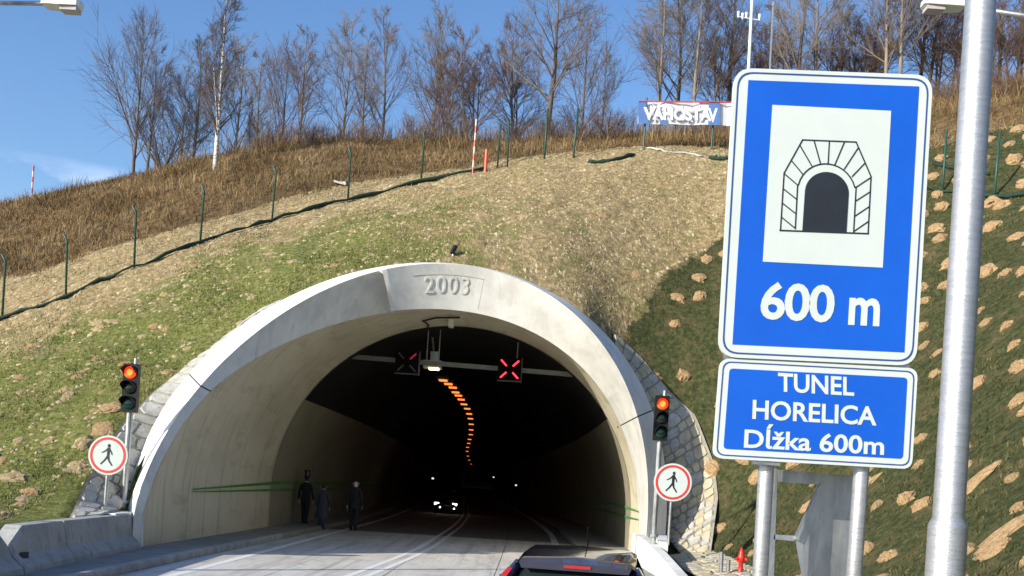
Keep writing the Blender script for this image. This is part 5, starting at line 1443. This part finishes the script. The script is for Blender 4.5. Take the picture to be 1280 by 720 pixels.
blades('netted_slope_grass', 30000, (3, 18, 8, 38), (.05, .15), .024, MG_net, 'dark moss and grass growing through the netted right slope', lambda x, y: np.where(open_ground(x, y) & (zone_net(x, y) > .5), .2 + .7 * fnoise(x, y, 1.3, 4), 0), per=4, spread=.09, seed=3, lean=.9, patch_tint=.5)
blades('dry_brown_weeds', 52000, (-34, 26, 32, 60), (.10, .46), .022, MG_weed, 'dry brown weeds covering the bank above the fence', lambda x, y: zone_upper(x, y) * (.2 + .8 * fnoise(x, y, .9, 5)) * np.clip((66 - y) / 20, .2, 1), per=7, spread=.26, lean=1.5, seed=4, patch_tint=.45)
blades('tall_dead_stalks', 4200, (-34, 24, 33, 54), (.4, 1.0), .022, MG_weed, 'tall dead stalks standing out of the brown weeds', lambda x, y: zone_upper(x, y) * smooth(.5, .72, fnoise(x, y, .8, 9)) * np.clip((x + 30) / 20, .25, 1), per=7, spread=.25, lean=.6, seed=5, patch_tint=.5)
MG_brush = attr_mat('undergrowth_twigs', 'tint', [(.0, (.07, .052, .042)), (.5, (.14, .098, .065)), (1, (.26, .16, .075))])
blades('leafless_undergrowth', 6000, (-26, 30, 44, 66), (.5, 2.0), .020, MG_brush, 'tangled leafless undergrowth between the crest trees', lambda x, y: smooth(-22, -12, x) * smooth(0, 4, y - np.interp(x, [-20, 0, 20], [48, 45, 42])) * (.3 + .7 * fnoise(x, y, .7, 12)), per=11, spread=.35, lean=.8, seed=6)
def lump(seed, sx, sy, sz):
    """a ragged crumbly mound"""
    bb = B(); rings = []; o3 = Vector((seed * 7.3, seed * 3.1, 0))
    for i, (zz, rr) in enumerate(((-.3, 1.0), (.05, 1.0), (.3, .86), (.5, .62), (.6, .3))):
        ring = []
        for a in np.linspace(0, 2 * math.pi, 13, endpoint=False):
            q = Vector((math.cos(a), math.sin(a), zz)); w = 1 + .38 * noise.noise(q * 1.6 + o3) + .30 * noise.noise(q * 4.5 + o3)
            ring.append(Vector((q.x * rr * sx * w, q.y * rr * sy * w, (zz + .22 * noise.noise(q * 3.1 + o3)) * sz * 1.15)))
        rings.append(ring)
    bb.loft(rings); return bb
CLODS = [lump(k, .5, .5, .5).mesh('clod', M_clod) for k in range(8)]
SOILS = [lump(40 + k, .5, .5, .5).mesh('soil_lump', M_soil) for k in range(6)]
def place(me_, name, x, y, s, sink=.0):
    z = gz(x, y); n_ = gnormal(x, y)
    q = n_.to_track_quat('Z', 'Y'); q.rotate(Matrix.Rotation(0, 3, 'Z'))
    o_ = link_mesh(name, me_, hillside, (x, y, z - sink)); o_.rotation_euler = (q.to_matrix() @ Matrix.Rotation(random.uniform(0, 6.28), 3, 'Z')).to_euler(); o_.scale = s
    return o_
rg = random.Random(8)
cl = []
# clods bulging through the netting, in loose rows down the right slope
row = 0
y = 11.0
while y < 36:
    x = float(np.interp(y, [0, 22, 27, 29.5, 31, 32.5, 34, 36], [5.6, 5.6, 5.9, 5.7, 4.0, 4.5, 5.6, 8.8])) + rg.uniform(0, .35) + (row % 2) * .5
    while x < 17:
        xx, yy = x + rg.uniform(-.16, .16), y + rg.uniform(-.16, .16)
        if float(zone_net(np.array([xx]), np.array([yy]))[0]) > .6 and rg.random() < .9:
            k = rg.uniform(.30, .48) * (1.35 if yy > 26 else 1.0)
            place(rg.choice(CLODS), 'clod', xx, yy, (k * rg.uniform(.8, 1.3), k * rg.uniform(.7, 1.0), k * rg.uniform(.55, .9)), .02)
        x += rg.uniform(.82, 1.15) * (.82 if y > 27 else 1)
    y += rg.uniform(.95, 1.15) * (.78 if y > 27 else 1); row += 1
# long bare scars
for (px, py, L) in ((1075, 615, 1.7), (1050, 640, 1.0), (1225, 600, 1.5), (1255, 668, 1.6), (1240, 690, .8), (1110, 560, .8)):
    p = on_ground(px, py, 8, 40); o_ = place(CLODS[px % 8], 'clod', p.x, p.y, (L * .75, .42, .24), .02)
    n_ = gnormal(p.x, p.y); down = (Vector((0, 0, -1)) - n_ * n_.dot(Vector((0, 0, -1)))).normalized()
    yv = n_.cross(down); o_.rotation_euler = Matrix((down, yv, n_)).transposed().to_euler()
# lumps of soil on the left slope: the larger ones singly
cnt = 0
while cnt < 280:
    x, y = rg.uniform(-19, 4), rg.uniform(19, 40)
    xa, ya = np.array([x]), np.array([y])
    if open_ground(xa, ya)[0] and zone_upper(xa, ya)[0] < .4 and zone_net(xa, ya)[0] < .4 and rg.random() < (1.0 if y < 27 else .35):
        k = rg.uniform(.16, .38) * (1.35 if y < 25 else 1)
        place(rg.choice(SOILS if rg.random() < .55 else CLODS), 'soil_lump', x, y, (k * rg.uniform(.9, 1.7), k, k * rg.uniform(.35, .6)), .02); cnt += 1
# the small crumbs as one mass
sb = B(); c_ = 0
while c_ < 26000:
    x, y = rg.uniform(-21, 8), rg.uniform(19, 43)
    xa, ya = np.array([x]), np.array([y])
    c_ += 1
    if not (open_ground(xa, ya)[0] and zone_upper(xa, ya)[0] < .6 and zone_net(xa, ya)[0] < .5): continue
    z = gz(x, y); k = rg.uniform(.03, .085) * (1.4 if rg.random() < .1 else 1)
    if rg.random() > .35 + .9 * (1 - float(lushness(xa, ya)[0])): continue
    cx4 = np.array([x + math.cos(a) * k * rg.uniform(.8, 1.5) for a in (0, 1.57, 3.14, 4.71)]); cy4 = np.array([y + math.sin(a) * k * rg.uniform(.8, 1.5) for a in (0, 1.57, 3.14, 4.71)])
    pts = [Vector(p_) for p_ in zip(cx4, cy4, ground(cx4, cy4) - .012)]
    tp = Vector((x, y, z + k * rg.uniform(.3, .55)))
    for q in range(4): sb.poly([pts[q], pts[(q + 1) % 4], tp])
o_ = sb.obj('soil_crumbs', M_crumb); tag(o_, 'small pale soil crumbs and chips strewn over the slope', kind='stuff')
